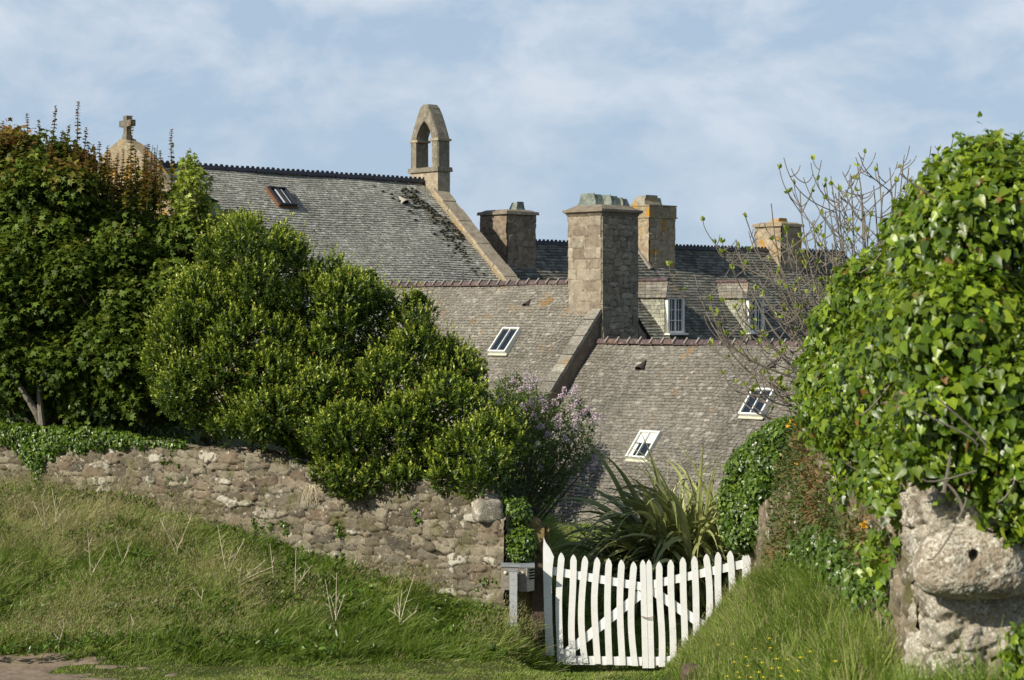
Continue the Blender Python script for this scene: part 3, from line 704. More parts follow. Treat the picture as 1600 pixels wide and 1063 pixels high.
# a few bigger blocks towards the end of the wall
bulge = .05*(fbm(Sg*.8, Qg*.9, 77)-.5)
cwv = .30-.10*sst((Sg-2)/4); chv = .155-.035*sst((Sg-2)/4)
stone_grid('stonework', Pp, Nn, Sg, zz+ov+.02*np.sin(Sg*2), M['wall'], lw, cw=.225, ch=.10, seed=8, depth=.045, p=7, rough=.014, size_var=.6, warp=.17, fl=True, extra=bulge, joint=.12)
U, Vv = np.meshgrid(np.arange(-.02, TH, .02), np.arange(-.1, 1.9, .02), indexing='ij')
endn = -s_dir
Pp = W0+endn*.0-n_dir*U[..., None]+UP*Vv[..., None]
stone_grid('stonework', Pp, np.broadcast_to(endn, Pp.shape), U, Vv, M['wall'], lw, cw=.4, ch=.22, seed=9, depth=.03, p=5, fl=False)
# dressed block lying on the wall's end
def rock(name, c, r, m, seed, parent=None, loc=None, stretch=(1, 1, 1), boxy=.6, n=16, rot=0):
    U, W_ = np.meshgrid(np.linspace(0, 2*np.pi, n*2+1), np.linspace(-np.pi/2, np.pi/2, n), indexing='ij')
    D_ = np.stack([np.cos(U)*np.cos(W_), np.sin(U)*np.cos(W_), np.sin(W_)], -1)
    pn = 2+boxy*6; k = (np.abs(D_)**pn).sum(-1)**(-1/pn)
    f1 = fbm(D_[..., 0]*1.7+D_[..., 2]*1.1+seed, D_[..., 1]*1.7-D_[..., 2]*.9+5, seed); f2 = fbm(D_[..., 0]*6+D_[..., 2]*4, D_[..., 1]*6+seed-D_[..., 2]*4, seed+1)
    k = k*(.8+.3*f1+.12*f2)
    P = D_*k[..., None]*r*np.array(stretch); cr_, sr_ = math.cos(rot), math.sin(rot)
    P = np.stack([P[..., 0]*cr_-P[..., 1]*sr_, P[..., 0]*sr_+P[..., 1]*cr_, P[..., 2]], -1)+np.array(c)
    st = np.ones(U.shape+(3,))*np.array([random.Random(seed).random(), 1, .5])
    return mk(name, P.reshape(-1, 3), np.ascontiguousarray(grid_faces(*U.shape)), m, parent, loc, True, {'stone': st.reshape(-1, 3)})
rock('capstone', W0+np.array([-.22, .12, 1.93]), .15, M['pier'], 3, lw, None, (1.15, .9, .9), .9, rot=.3)
rock('capstone', at(612, 752, 24.15), .11, M['pier'], 7, lw, None, (1.7, .9, .7), .5)
# ------------------------------------------------------------------ right wall and pier
rw = thing('stone_wall', (xw(16), 16, 1.5), 'mossy stone wall on the right, grown over with reddish plants and ivy', 'wall')
ys = np.arange(9.6, 22.4, .022); zs_ = np.arange(0, 2.6, .022)
Yg, Zg = np.meshgrid(ys, zs_, indexing='ij')
ztop = np.interp(Yg, [10, 14, 18, 22.6], [3.9, 3.4, 2.7, 1.95]); zv = ztop-2.6+Zg
Pp = np.stack([xw(Yg), Yg, zv], -1)
stone_grid('stonework', Pp, np.broadcast_to(np.array([-1, .06, 0]), Pp.shape), Yg, zv, M['rwall'], rw, cw=.3, ch=.17, seed=14, depth=.04, p=4, rough=.02, size_var=.4, warp=.45)
mb = MB(); 
P = [(xw(10), 10, .2), (xw(10)+.8, 10, .2), (xw(22.4)+.6, 22.38, -.2), (xw(22.4)+.01, 22.38, -.2), (xw(10), 10, 3.9), (xw(10)+.8, 10, 3.9), (xw(22.4)+.6, 22.38, 1.9), (xw(22.4)+.01, 22.38, 1.9)]
mb.hexa(P); mb.build('core', M['plaster'], rw)
pr = thing('pier', (2.5, 9.3, 2.4), 'pale stone wall end in the near right corner, a round drilled stone built into it', 'pier')
rq_ = .09; vs = np.arange(2.1, 3.62, .0085); qs = np.arange(0, .42+rq_*1.571+1.05, .0085)
U, Vv = np.meshgrid(qs, vs, indexing='ij')
edge = (fbm(Vv*2.2, Vv*0+3, 4)-.5)*.12+np.where(Vv > 3.40, .04, 0)-.05*sst((2.75-Vv)/.3)+.02*(fbm(Vv*9, Vv*0+1, 14)-.5)
x0 = 2.035+edge; th_ = np.clip((U-.42)/rq_, 0, np.pi/2); sd_ = np.clip(.42-U, 0, None); fr_ = np.clip(U-.42-rq_*1.571, 0, None)
NN = np.stack([-np.cos(th_), -np.sin(th_), U*0], -1)
Pp = np.stack([x0+rq_-rq_*np.cos(th_)+fr_, 9.2+rq_-rq_*np.sin(th_)+sd_, Vv], -1)
big = .09*(fbm(U*2.6, Vv*3.1, 5, 3)-.5)
stone_grid('stonework', Pp, NN, U+.3, Vv, M['pier'], pr, cw=.33, ch=.19, seed=29, depth=.04, p=4, rough=.028, size_var=.45, warp=.4, extra=big, joint=.2)
mb = MB(); mb.hexa([(2.10, 9.27, 1.5), (3.05, 9.27, 1.5), (3.05, 9.72, 1.5), (2.10, 9.70, 1.5), (2.13, 9.27, 3.6), (3.05, 9.27, 3.6), (3.05, 9.72, 3.6), (2.13, 9.70, 3.6)]); mb.build('core', M['plaster'], pr)
# quern: a rounded cushion with a drilled hole
qc = at(1522, 880, 9.13); nn_ = 72
U, Vv = np.meshgrid(np.linspace(-1, 1, nn_*2), np.linspace(-1, 1, nn_), indexing='ij')
rx, rz = .29, .172
rr = (np.abs(U)**3.0+np.abs(Vv)**2.6)
h = np.clip(1-rr, 0, None)**.5*.19
k_ = 1/np.maximum(1, rr**.36)
Xq, Zq = U*k_*rx, Vv*k_*rz
h = h+.030*(fbm(U*4+3, Vv*2.5, 9)-.5)+.010*(fbm(U*18, Vv*11, 10, 3)-.5)+.009*(fbm(U*60, Vv*36, 12, 2)-.5)-.01*Vv
hd = np.sqrt((Xq-(-.035))**2+(Zq-.055)**2); h = h-.13*(1-sst((hd-.018)/.010))
Pp = qc+np.stack([Xq, -h+.02, Zq-.03*np.clip(np.abs(U)-.5, 0, 1)], -1)
mk('drilled_stone', Pp.reshape(-1, 3), grid_faces(*U.shape), M['quern'], pr, None, True, {'stone': np.stack([U*0+.3, U*0+1, U*0+.5], -1).reshape(-1, 3)})
# ------------------------------------------------------------------ gate
DG = 23.0
def gx_(px): return (px-CX)/FPX*DG
def gz_(py): return CH-(py-HY)/FPX*DG
def picket(parent, tx_, bx, ty_, by, w_, bow, th=.022, y=DG, name='picket', pointed=True, wob=0):
    n = 12; V = []
    for s_ in (-1, 1):
        for i in range(n+1):
            t = i/n; x = bx+(tx_-bx)*t+bow*math.sin(math.pi*t)+wob*math.sin(2*math.pi*t); z = by+(ty_-.07-by)*t
            V += [(x-w_/2, y+s_*th/2, z), (x+w_/2, y+s_*th/2, z)]
        x = tx_; V += [(x-w_*.33, y+s_*th/2, ty_-.028), (x+w_*.33, y+s_*th/2, ty_-.028), (x-w_*.06, y+s_*th/2, ty_), (x+w_*.06, y+s_*th/2, ty_)]
    m_ = n+3; o = 2*m_; F = []
    for i in range(m_-1): a = 2*i; F += [(a, a+1, a+3, a+2), (o+a+1, o+a, o+a+2, o+a+3), (a, a+2, o+a+2, o+a), (a+1, o+a+1, o+a+3, a+3)]
    F += [(0, o, o+1, 1), (2*m_-2, 2*m_-1, o+2*m_-1, o+2*m_-2)]
    return mk(name, V, F, M['white'], parent)
def rail(parent, p0, p1, hw, y, name='rail'):
    mb = MB(); a = np.array([gx_(p0[0]), y, gz_(p0[1])]); b = np.array([gx_(p1[0]), y, gz_(p1[1])]); d = b-a; L_ = np.linalg.norm(d); d /= L_
    mb.obox((a+b)/2, d, (0, 1, 0), np.cross(d, (0, 1, 0)), L_/2, .017, hw/2); return mb.build(name, M['white'], parent)
rng = random.Random(12)
gl = thing('gate', (gx_(1004), DG, .05), 'left leaf of the white picket gate, hung on the tall curved end board', 'gate', 'white double gate')
for i, (px, ty_) in enumerate([(877, 864), (896, 867), (914, 869), (933, 871), (951, 873), (971, 875), (990, 878)]):
    picket(gl, gx_(px), gx_(px-1+i*.5), gz_(ty_), gz_(1034+i*1.1), .077, rng.uniform(-.045, -.005), wob=rng.uniform(-.01, .01))
picket(gl, gx_(1004.5), gx_(1008.5), gz_(875), gz_(1044), .07, -.0, name='stile')
rail(gl, (860, 892), (1003, 917), .095, DG+.024); rail(gl, (880, 1032), (1003, 1034), .10, DG+.024)
rail(gl, (874, 1030), (1002, 928), .105, DG+.031, 'brace')
gr_ = thing('gate', (gx_(1016), DG, .05), 'right leaf of the white picket gate, lower boards hidden by the grassy bank', 'gate', 'white double gate')
for i, (px, ty_) in enumerate([(1030, 878), (1048, 875), (1067, 871), (1085, 869), (1104, 866), (1122, 863), (1141, 861)]):
    picket(gr_, gx_(px), gx_(px+4-i*.4), gz_(ty_), gz_(1042-i*1.2), .077, rng.uniform(.0, .03), wob=rng.uniform(-.01, .01))
picket(gr_, gx_(1014), gx_(1018), gz_(875), gz_(1044), .068, 0, name='stile')
picket(gr_, gx_(1166), gx_(1166), gz_(864), gz_(1040), .10, 0, name='stile')
rail(gr_, (1018, 914), (1165, 881), .095, DG+.024); rail(gr_, (1018, 1034), (1165, 1026), .10, DG+.024)
rail(gr_, (1018, 922), (1160, 1020), .105, DG+.031, 'brace')
# the tall board with the curved head at the hinge side
V = []; prof = [(0, -.9), (0, .58), (-.008, .82), (-.01, 1.0), (.0, 1.16), (.03, 1.10), (.085, 1.03), (.128, .90), (.112, .74), (.10, .58), (.10, -.9)]
ex, ez = gx_(850), gz_(984)
prof = [(0.02, -.28), (0, .25), (-.01, .70), (-.012, 1.0), (-.004, 1.13), (.02, 1.07), (.07, 1.0), (.118, .90), (.10, .76), (.092, .55), (.10, .1), (.125, -.28)]
for y in (DG-.05, DG-.005): V += [(ex+a, y, ez-.02+b) for a, b in prof]
n = len(prof); F = [tuple(range(n))[::-1], tuple(range(n, 2*n))]+[(i, (i+1) % n, n+(i+1) % n, n+i) for i in range(n)]
hb = mk('end_board', V, F, M['white'], gl)
# chain round the meeting stiles
mb = MB(); c = np.array([gx_(1012), DG-.03, gz_(963)])
for i in range(11):
    t = i/10; p = c+np.array([(t-.5)*.14, -.006*math.sin(math.pi*t), -.018*math.sin(math.pi*t)])
    P = [p+np.array([.0095*math.cos(q), .004*math.sin(q)*(i % 2), .007*math.sin(q)]) for q in np.linspace(0, 2*math.pi, 9)]
    mb.tube(P, .0022, 4)
tag(mb.build('chain', M['rust'], None, c), 'thin rusty chain holding the two leaves of the white gate together', 'chain')
# gate posts
mb = MB(); mb.obox((gx_(838)+.02, DG+.12, .55), (1, 0, 0), (0, 1, 0), UP, .075, .07, .75, .9, .9)
tag(mb.build('gate_post', M['brown'], None, (gx_(838), DG+.1, 0)), 'old dark brown post beside the tall white board of the gate', 'post')
mb = MB(); mb.obox((gx_(1181), DG+.03, .55), (1, 0, 0), (0, 1, 0), UP, .065, .07, .92, .95, .9)
tag(mb.build('gate_post', M['brown'], None, (gx_(1181), DG, .0)), 'brown wooden post at the right end of the gate under the ivy', 'post')
lp = thing('pier', (gx_(826), DG+.35, .2), 'low mossy stone pier behind the letter box', 'pier')
U, Vv = np.meshgrid(np.arange(0, .36, .015), np.arange(-.3, 1.72, .015), indexing='ij')
M['mosspier'] = stone_mat('mossy_pier_stone', [(0, (.16, .12, .05)), (1, (.22, .17, .07))], (.15, .12, .05), .1, (.5, .48, .4), moss=.5)
for o_, u_, n__ in ((np.array([gx_(806), DG+.25, 0]), np.array([1., 0, 0]), np.array([0, -1., 0])), (np.array([gx_(806)+.35, DG+.25, 0]), np.array([0, 1., 0]), np.array([1., 0, 0]))):
    P_ = o_+u_*U[..., None]+UP*Vv[..., None]
    stone_grid('stonework', P_, np.broadcast_to(n__, P_.shape), U, Vv, M['mosspier'], lp, cw=.4, ch=.35, seed=5, depth=.05, p=4)
mb = MB(); mb.obox((gx_(806)+.175, DG+.43, .70), (1, 0, 0), (0, 1, 0), UP, .165, .165, 1.0); mb.build('core', M['plaster'], lp)
rock('capstone', (gx_(828), DG+.36, 1.70), .15, M['mosspier'], 12, lp, None, (.8, 1, .8), .8, rot=.4)
# ------------------------------------------------------------------ letter box on its post
bx = thing('letter_box', (gx_(803), 22.62, .45), 'weathered wooden letter box with two round pale knobs on a grey post', 'letter box')
yb = 22.75; hx = lambda px: (px-CX)/FPX*yb; hz = lambda py: CH-(py-HY)/FPX*yb
mb = MB(); mb.obox((hx(802), yb-.12, (hz(986)+hz(890))/2-.1), (1, 0, 0), (0, 1, 0), UP, .045, .045, (hz(890)-hz(986))/2+.1); mb.build('post', M['postp'], bx)
mb = MB(); mb.obox((hx(801.3), yb-.12, hz(889)), (1, 0, 0), (0, 1, 0), UP, .05, .05, .008); mb.build('post_cap', M['lead'], bx)
def bxx(x0, x1, z0, z1, y0, y1, m, name, tilt=0, par=bx, sk=0):
    mb = MB(); P = []
    for z in (z0, z1):
        for (x, y) in ((x0, y0), (x1, y0+sk), (x1+.0, y1+sk), (x0, y1)): P.append((x, y, z+tilt*(x-x0)))
    mb.hexa(P); return mb.build(name, m, par)
bxx(hx(783), hx(810.5), hz(922), hz(886), yb, yb+.22, M['wood'], 'box', .0)
bxx(hx(782.3), hx(811), hz(885.6), hz(883), yb-.012, yb+.23, M['lead'], 'lid', -.02)
b2 = bxx(hx(811), hx(823), hz(924), hz(887), yb-.03, yb+.22, M['wood'], 'box', .0)
bxx(hx(811), hx(835.5), hz(886.4), hz(883.6), yb-.045, yb+.23, M['lead'], 'lid', -.01, sk=.02)
# louvred metal side turned half to the right
Pq = [np.array([hx(823.5), yb-.035, 0]), np.array([hx(835), yb+.07, 0])]
mb = MB(); u = Pq[1]-Pq[0]; L_ = np.linalg.norm(u); u /= L_; nrm = np.array([u[1], -u[0], 0])
mb.obox((Pq[0]+Pq[1])/2+UP*(hz(924)+hz(887))/2-nrm*.04, u, -nrm, UP, L_/2, .04, (hz(887)-hz(924))/2); gp = mb.build('side_plate', M['galv'], bx)
mb = MB()
for k in range(4): mb.obox((Pq[0]+Pq[1])/2+u*.012+UP*(hz(891)-.034*k)+nrm*.004, u, -nrm*.8+UP*.5, UP*.8+nrm*.5, L_*.30, .008, .007)
mb.build('louvre', M['dark'], gp)
for px in (789.5, 816):
    c = np.array([hx(px), yb-(.003 if px < 800 else .033), hz(895)]); mb = MB()
    mb.tube([c, c+np.array([0, -.012, 0]), c+np.array([0, -.018, 0])], [.02, .02, .012], 14); mb.build('knob', M['disc'], bx)
mb = MB()
for z in (892, 902, 925, 945, 965): c = np.array([hx(801.5), yb-.166, hz(z)]); mb.tube([c, c+np.array([0, -.004, 0])], [.004, .004], 6)
mb.build('nail', M['rust'], bx)

# ------------------------------------------------------------------ vegetation tools
def nrmz(a): return a/(np.linalg.norm(a, axis=-1, keepdims=True)+1e-9)
T_LEAF = (np.array([(0, 0, 0), (-.22, .3, .05), (-.20, .68, .05), (0, 1, -.03), (.20, .68, .05), (.22, .3, .05)]), np.array([(0, 3, 2, 1), (0, 5, 4, 3)]))
T_NARROW = (T_LEAF[0]*np.array([.75, 1, 1]), T_LEAF[1])
T_IVY = (np.array([(0, 0, 0), (0, 1, -.09), (.25, -.14, .02), (.46, .08, .05), (.38, .40, .06), (.20, .70, .03), (-.25, -.14, .02), (-.46, .08, .05), (-.38, .40, .06), (-.20, .70, .03)]),
         np.array([(0, 2, 3, 4), (0, 4, 5, 1), (0, 8, 7, 6), (0, 1, 9, 8)]))
T_MAPLE = (np.array([(0, 0, 0), (0, 1, -.16), (.30, -.12, .0), (.55, .02, -.05), (.28, .28, .05), (.60, .62, -.08), (.20, .62, .03), (-.30, -.12, 0), (-.55, .02, -.05), (-.28, .28, .05), (-.60, .62, -.08), (-.20, .62, .03)]),
           np.array([(0, 2, 3, 4), (0, 4, 5, 6), (0, 6, 1, 11), (0, 11, 10, 9), (0, 9, 8, 7)]))
def leaves(name, tpl, P, Yd, Nh, size, tint, m, parent=None, loc=None, wid=None):
    V0, F0 = tpl; P = P.reshape(-1, 3); Yd = nrmz(Yd.reshape(-1, 3)); Nh = Nh.reshape(-1, 3)
    Z = nrmz(Nh-(Nh*Yd).sum(-1, keepdims=True)*Yd); Xd = np.cross(Yd, Z)
    s_ = np.asarray(size).reshape(-1, 1, 1)*np.ones((len(P), 1, 1)); w_ = s_ if wid is None else np.asarray(wid).reshape(-1, 1, 1)
    V = P[:, None]+Xd[:, None]*V0[None, :, :1]*w_+Yd[:, None]*V0[None, :, 1:2]*s_+Z[:, None]*V0[None, :, 2:3]*s_
    nv = len(V0); F = (F0[None]+(np.arange(len(P))*nv)[:, None, None]).reshape(-1, F0.shape[1])
    return mk(name, V.reshape(-1, 3), F, m, parent, loc, False, {'tint': np.repeat(np.asarray(tint, float).reshape(-1), nv)})
def poly_edge(px, py, poly):
    """inside test and distance to the outline"""
    n = len(poly); ins = np.zeros(px.shape, bool); dm = np.full(px.shape, 1e9)
    for i in range(n):
        x0, y0 = poly[i]; x1, y1 = poly[(i+1) % n]
        c = ((y0 > py) != (y1 > py)) & (px < (x1-x0)*(py-y0)/(y1-y0+1e-12)+x0); ins ^= c
        dx, dy = x1-x0, y1-y0; t = np.clip(((px-x0)*dx+(py-y0)*dy)/(dx*dx+dy*dy+1e-9), 0, 1)
        dm = np.minimum(dm, np.hypot(px-x0-t*dx, py-y0-t*dy))
    return ins, dm
def lobes(poly, Df, th, n, rmax, seed, rmin=.06, dsat=90, bias=.25):
    """spheres that fill a crown: centres spread through its height, width and depth"""
    rs = np.random.RandomState(seed); P = np.array(poly, float); C = []; Rr = []
    lo, hi = P.min(0), P.max(0); k = 0
    while len(C) < n and k < n*60:
        k += 1; x, y = rs.uniform(lo[0], hi[0]), rs.uniform(lo[1], hi[1])
        ins, d = poly_edge(np.array([x]), np.array([y]), poly)
        if not ins[0]: continue
        D = Df(x, y); r = min(rmax*rs.uniform(.6, 1), d[0]*.92/FPX*D)
        if r < rmin: continue
        o = rs.uniform(-1, 1)-bias; o = max(-1, min(1, o))*th*math.sqrt(min(1, d[0]/dsat))
        c = at(x, y, D+o); 
        C.append(c); Rr.append(r)
    return np.array(C), np.array(Rr)
def surf(C, Rr, n0, seed, back=.35, keep=.80, up=0., tier=0.):
    n = n0*7; rs = np.random.RandomState(seed); pr_ = Rr**2/np.sum(Rr**2); idx = rs.choice(len(C), n, p=pr_)
    d = nrmz(rs.normal(size=(n, 3))+np.array([0, 0, up]))
    p = C[idx]+d*Rr[idx][:, None]*rs.uniform(.88, 1.06, (n, 1))
    ok = (d[:, 1] < .25) | (rs.rand(n) < back)
    for j in range(len(C)): ok &= ~((np.linalg.norm(p-C[j], axis=1) < Rr[j]*keep) & (idx != j))
    if tier: ok &= rs.rand(n) < np.clip((1-tier)+tier*(d[:, 2]*1.3+.45-.35*d[:, 0]), .04, 1)
    return p[ok][:n0], d[ok][:n0], rs
def shoots(name, C, Rr, n, m, seed, parent, L=.16, k=11, size=.05, up=.8, tpl=T_LEAF, young=1., back=.35, keep=.8, spread=.85, fill=.5, jit=.25, tintup=.25, longs=.08, tier=0.):
    """leafy shoots growing outward and up from the crown's surface; tips carry the youngest leaves"""
    p, d, rs = surf(C, Rr, n, seed, back, keep, 0, tier)
    N_ = len(p); a = nrmz(d*.75+np.array([0, 0, up])+rs.normal(size=(N_, 3))*jit)
    t = (np.arange(k)+.5)/k; T = np.broadcast_to(t, (N_, k)); Ls = L*rs.uniform(.5, 1.25, (N_, 1))*(1+(rs.rand(N_, 1) < longs)*1.1)
    P = p[:, None]+a[:, None]*(T*Ls-Ls*.35)[..., None]
    h = nrmz(np.cross(a, rs.normal(size=(N_, 3)))); g = np.cross(a, h)
    ph = np.arange(k)*2.4+rs.rand(N_, 1)*6.28
    rad = h[:, None]*np.cos(ph)[..., None]+g[:, None]*np.sin(ph)[..., None]
    sp = (spread*(1-T*.55))[..., None]
    Yd = a[:, None]*(1-sp*.5)+rad*sp+rs.normal(size=(N_, k, 3))*.15
    Nh = a[:, None]*1.0+rs.normal(size=(N_, k, 3))*.25-rad*.3
    outw = np.clip(d[:, 2:3]*.5+.5, 0, 1)  # upper sides lighter: younger growth plus light painted into the tint
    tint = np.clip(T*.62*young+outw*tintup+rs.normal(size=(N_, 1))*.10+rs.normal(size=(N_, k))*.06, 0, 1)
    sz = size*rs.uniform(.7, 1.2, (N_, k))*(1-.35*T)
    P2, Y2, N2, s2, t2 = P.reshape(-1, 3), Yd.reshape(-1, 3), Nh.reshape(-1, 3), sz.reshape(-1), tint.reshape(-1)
    if fill:                                                 # filler leaves inside the crown, inner shade painted as a darker tint
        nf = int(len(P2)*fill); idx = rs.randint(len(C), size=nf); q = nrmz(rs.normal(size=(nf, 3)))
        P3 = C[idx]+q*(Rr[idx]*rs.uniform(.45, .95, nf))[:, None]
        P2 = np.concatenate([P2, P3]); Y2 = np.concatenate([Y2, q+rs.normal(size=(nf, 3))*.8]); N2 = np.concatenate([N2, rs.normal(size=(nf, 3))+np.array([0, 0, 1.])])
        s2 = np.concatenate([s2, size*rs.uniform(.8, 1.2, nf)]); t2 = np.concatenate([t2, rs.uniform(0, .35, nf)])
    return leaves(name, tpl, P2, Y2, N2, s2, t2, m, parent)
def draped(name, C, Rr, n, m, seed, parent, size=.06, tpl=T_IVY, back=.35, keep=.86, down=.8, fill=.35, yng=.15, tier=0.):
    """leaves hung like tiles, tips down and blades facing out and up"""
    p, d, rs = surf(C, Rr, n, seed, back, keep, 0, tier); N_ = len(p)
    tang = np.array([0, 0, -1.])*down+rs.normal(size=(N_, 3))*.5+np.array([.25, -.1, 0])
    Nh = d+np.array([-.1, -.15, .55])+rs.normal(size=(N_, 3))*.38
    p = p+d*rs.uniform(-.05, .05, (N_, 1))*size*14
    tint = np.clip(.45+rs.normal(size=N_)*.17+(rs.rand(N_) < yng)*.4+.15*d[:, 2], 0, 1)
    s_ = size*(.4+.95*rs.rand(N_)**1.3)
    Yd = tang-(tang*nrmz(Nh)).sum(-1, keepdims=True)*nrmz(Nh)*.8
    nf = int(N_*fill); idx = rs.randint(len(C), size=nf); q = nrmz(rs.normal(size=(nf, 3)))
    P = np.concatenate([p, C[idx]+q*(Rr[idx]*rs.uniform(.6, .95, nf))[:, None]]); Yd = np.concatenate([Yd, rs.normal(size=(nf, 3))+np.array([0, 0, -1.])])
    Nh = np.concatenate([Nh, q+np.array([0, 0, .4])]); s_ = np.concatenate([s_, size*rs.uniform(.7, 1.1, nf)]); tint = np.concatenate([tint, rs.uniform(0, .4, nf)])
    return leaves(name, tpl, P, Yd, Nh, s_, tint, m, parent)
def cores(name, C, Rr, parent, f=.62, m='core'):
    V = []; F = []; ph = (1+5**.5)/2
    I = np.array([(-1, ph, 0), (1, ph, 0), (-1, -ph, 0), (1, -ph, 0), (0, -1, ph), (0, 1, ph), (0, -1, -ph), (0, 1, -ph), (ph, 0, -1), (ph, 0, 1), (-ph, 0, -1), (-ph, 0, 1)])/1.9
    Fi = np.array([(0, 11, 5), (0, 5, 1), (0, 1, 7), (0, 7, 10), (0, 10, 11), (1, 5, 9), (5, 11, 4), (11, 10, 2), (10, 7, 6), (7, 1, 8), (3, 9, 4), (3, 4, 2), (3, 2, 6), (3, 6, 8), (3, 8, 9), (4, 9, 5), (2, 4, 11), (6, 2, 10), (8, 6, 7), (9, 8, 1)])
    V = (C[:, None]+I[None]*(Rr*f)[:, None, None]).reshape(-1, 3); F = (Fi[None]+(np.arange(len(C))*12)[:, None, None]).reshape(-1, 3)
    return mk(name, V, F, M[m], parent)
def bez(p0, p1, p2, p3, n=9):
    t = np.linspace(0, 1, n)[:, None]; p0, p1, p2, p3 = map(lambda p: np.array(p, float), (p0, p1, p2, p3))
    return (1-t)**3*p0+3*(1-t)**2*t*p1+3*(1-t)*t*t*p2+t**3*p3
def wD(px): # distance of the left wall's face seen at px
    k = (px-CX)/FPX; return (23.0-.08*.5375)/(1+.5375*k)
def rD(px): return 1.44/((px-CX)/FPX-.0628)
def grove(root, base, C, m, seed, r0=.11, n=16):
    rs = random.Random(seed); base = np.array(base, float); mb = MB(); idx = rs.sample(range(len(C)), min(n, len(C)))
    for i in idx:
        t = C[i]; h = t-base; a = base+np.array([rs.uniform(-.1, .1), rs.uniform(-.1, .1), 0])
        P = bez(a, a+np.array([h[0]*.15, h[1]*.15, h[2]*.5]), t-np.array([h[0]*.25, h[1]*.2, abs(h[2])*.25]), t, 8)
        mb.tube(P, list(np.linspace(r0*rs.uniform(.5, 1), .012, 8)), 6)
        for _ in range(4):
            j = rs.randint(3, 6); q = P[j]; e_ = q+np.array([rs.uniform(-.5, .5), rs.uniform(-.5, .2), rs.uniform(.1, .6)])
            mb.tube(bez(q, q+(e_-q)*.3+UP*.05, e_-UP*.1, e_, 5), list(np.linspace(.02, .006, 5)), 4)
    return mb.build('trunk', m, root)
# ---- big glossy shrub over the wall
SH = [(235, 620), (225, 560), (240, 500), (262, 455), (300, 420), (315, 375), (345, 342), (385, 338), (420, 352), (465, 365), (482, 395), (520, 392), (548, 425), (592, 425), (598, 452), (650, 455), (690, 472), (694, 500), (676, 520), (740, 545), (762, 590), (800, 615), (805, 690), (790, 755), (735, 765), (640, 745), (580, 748), (545, 768), (512, 742), (500, 712), (420, 695), (340, 682), (265, 660)]
Dsh = lambda x, y: 25.9-1.35*sst((y-560)/150)*1.0-.0*x
r_ = thing('shrub', (-2.4, 26.3, 1.9), 'large glossy evergreen shrub with yellow-green tips hanging over the middle of the wall', 'shrub')
C, Rr = lobes(SH, Dsh, 1.1, 210, .40, 7, dsat=80, rmin=.10)
C3, R3 = lobes(SH, Dsh, .5, 60, .17, 71, dsat=80, rmin=.05)
C = np.vstack([C, C3]); Rr = np.append(Rr, R3)
for (x, y, D, r) in ((540, 745, 24.15, .22), (520, 725, 24.4, .22), (565, 735, 24.2, .2), (700, 740, 23.6, .22), (765, 735, 23.3, .28), (785, 700, 23.9, .3), (600, 742, 23.95, .2), (480, 715, 24.6, .2), (668, 735, 23.75, .22), (540, 752, 23.85, .20), (515, 742, 24.1, .2), (585, 752, 23.7, .17), (700, 752, 23.35, .18), (745, 757, 23.15, .18), (625, 748, 23.6, .16), (556, 768, 23.75, .10), (530, 765, 23.85, .10), (640, 720, 23.9, .25), (400, 670, 25.2, .25), (345, 665, 25.4, .25), (460, 685, 24.8, .25)):
    C = np.vstack([C, at(x, y, D)]); Rr = np.append(Rr, r)
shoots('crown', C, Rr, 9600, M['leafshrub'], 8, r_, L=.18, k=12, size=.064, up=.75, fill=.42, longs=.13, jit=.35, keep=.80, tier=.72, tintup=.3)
shoots('stray_shoots', C, Rr, 420, M['leafshrub'], 81, r_, L=.42, k=12, size=.06, up=.9, fill=0, keep=.92, jit=.45, longs=.2)
grove(r_, (-2.4, 26.3, 1.9), C, M['bark'], 3)
# ---- sycamore / maple on the left
MP = [(-120, 640), (-120, 232), (-40, 212), (0, 205), (50, 200), (95, 222), (140, 242), (190, 262), (240, 278), (290, 280), (335, 312), (392, 335), (408, 365), (380, 400), (345, 430), (330, 480), (310, 560), (310, 660), (200, 672), (60, 655)]
r_ = thing('tree', (-6.6, 28.3, 2.4), 'dense broad-leaved tree with reddish young top shoots at the left edge', 'tree')
Dmp = lambda x, y: 28.0
C, Rr = lobes(MP, Dmp, 1.5, 130, .5, 17, dsat=90, rmin=.15)
rsm = np.random.RandomState(88)
for k in range(26):
    C = np.vstack([C, at(rsm.uniform(200, 300), rsm.uniform(440, 650), 26.7+rsm.uniform(-.2, .4))]); Rr = np.append(Rr, rsm.uniform(.18, .36))
p_, d_, rs = surf(C, Rr, 12500, 18, .3, .72, 0, .6)
# leaf sprays: drooping palmate leaves on short stalks
k = 4; N_ = len(p_); P = p_[:, None]+rs.normal(size=(N_, k, 3))*.075
topy = np.clip((p_[:, 2]-5.7)/.8, 0, 1)
Yd = d_[:, None]*.5+np.array([0, 0, -.45])+rs.normal(size=(N_, k, 3))*.55; Nh = d_[:, None]*.5+np.array([0, 0, .9])+rs.normal(size=(N_, k, 3))*.35
clus = fbm(p_[:, 0]*1.2+3, p_[:, 2]*1.2, 6)
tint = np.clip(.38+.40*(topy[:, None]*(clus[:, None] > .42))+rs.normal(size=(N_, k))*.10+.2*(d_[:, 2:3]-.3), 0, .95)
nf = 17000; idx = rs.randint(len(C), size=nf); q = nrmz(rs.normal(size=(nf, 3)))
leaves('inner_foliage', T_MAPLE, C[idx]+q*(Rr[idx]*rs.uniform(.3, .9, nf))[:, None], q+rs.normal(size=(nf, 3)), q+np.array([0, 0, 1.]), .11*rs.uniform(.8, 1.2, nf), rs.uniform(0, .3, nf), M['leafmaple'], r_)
leaves('crown', T_MAPLE, P, Yd, Nh, .085*rs.uniform(.5, 1.3, (N_, k)), tint, M['leafmaple'], r_)
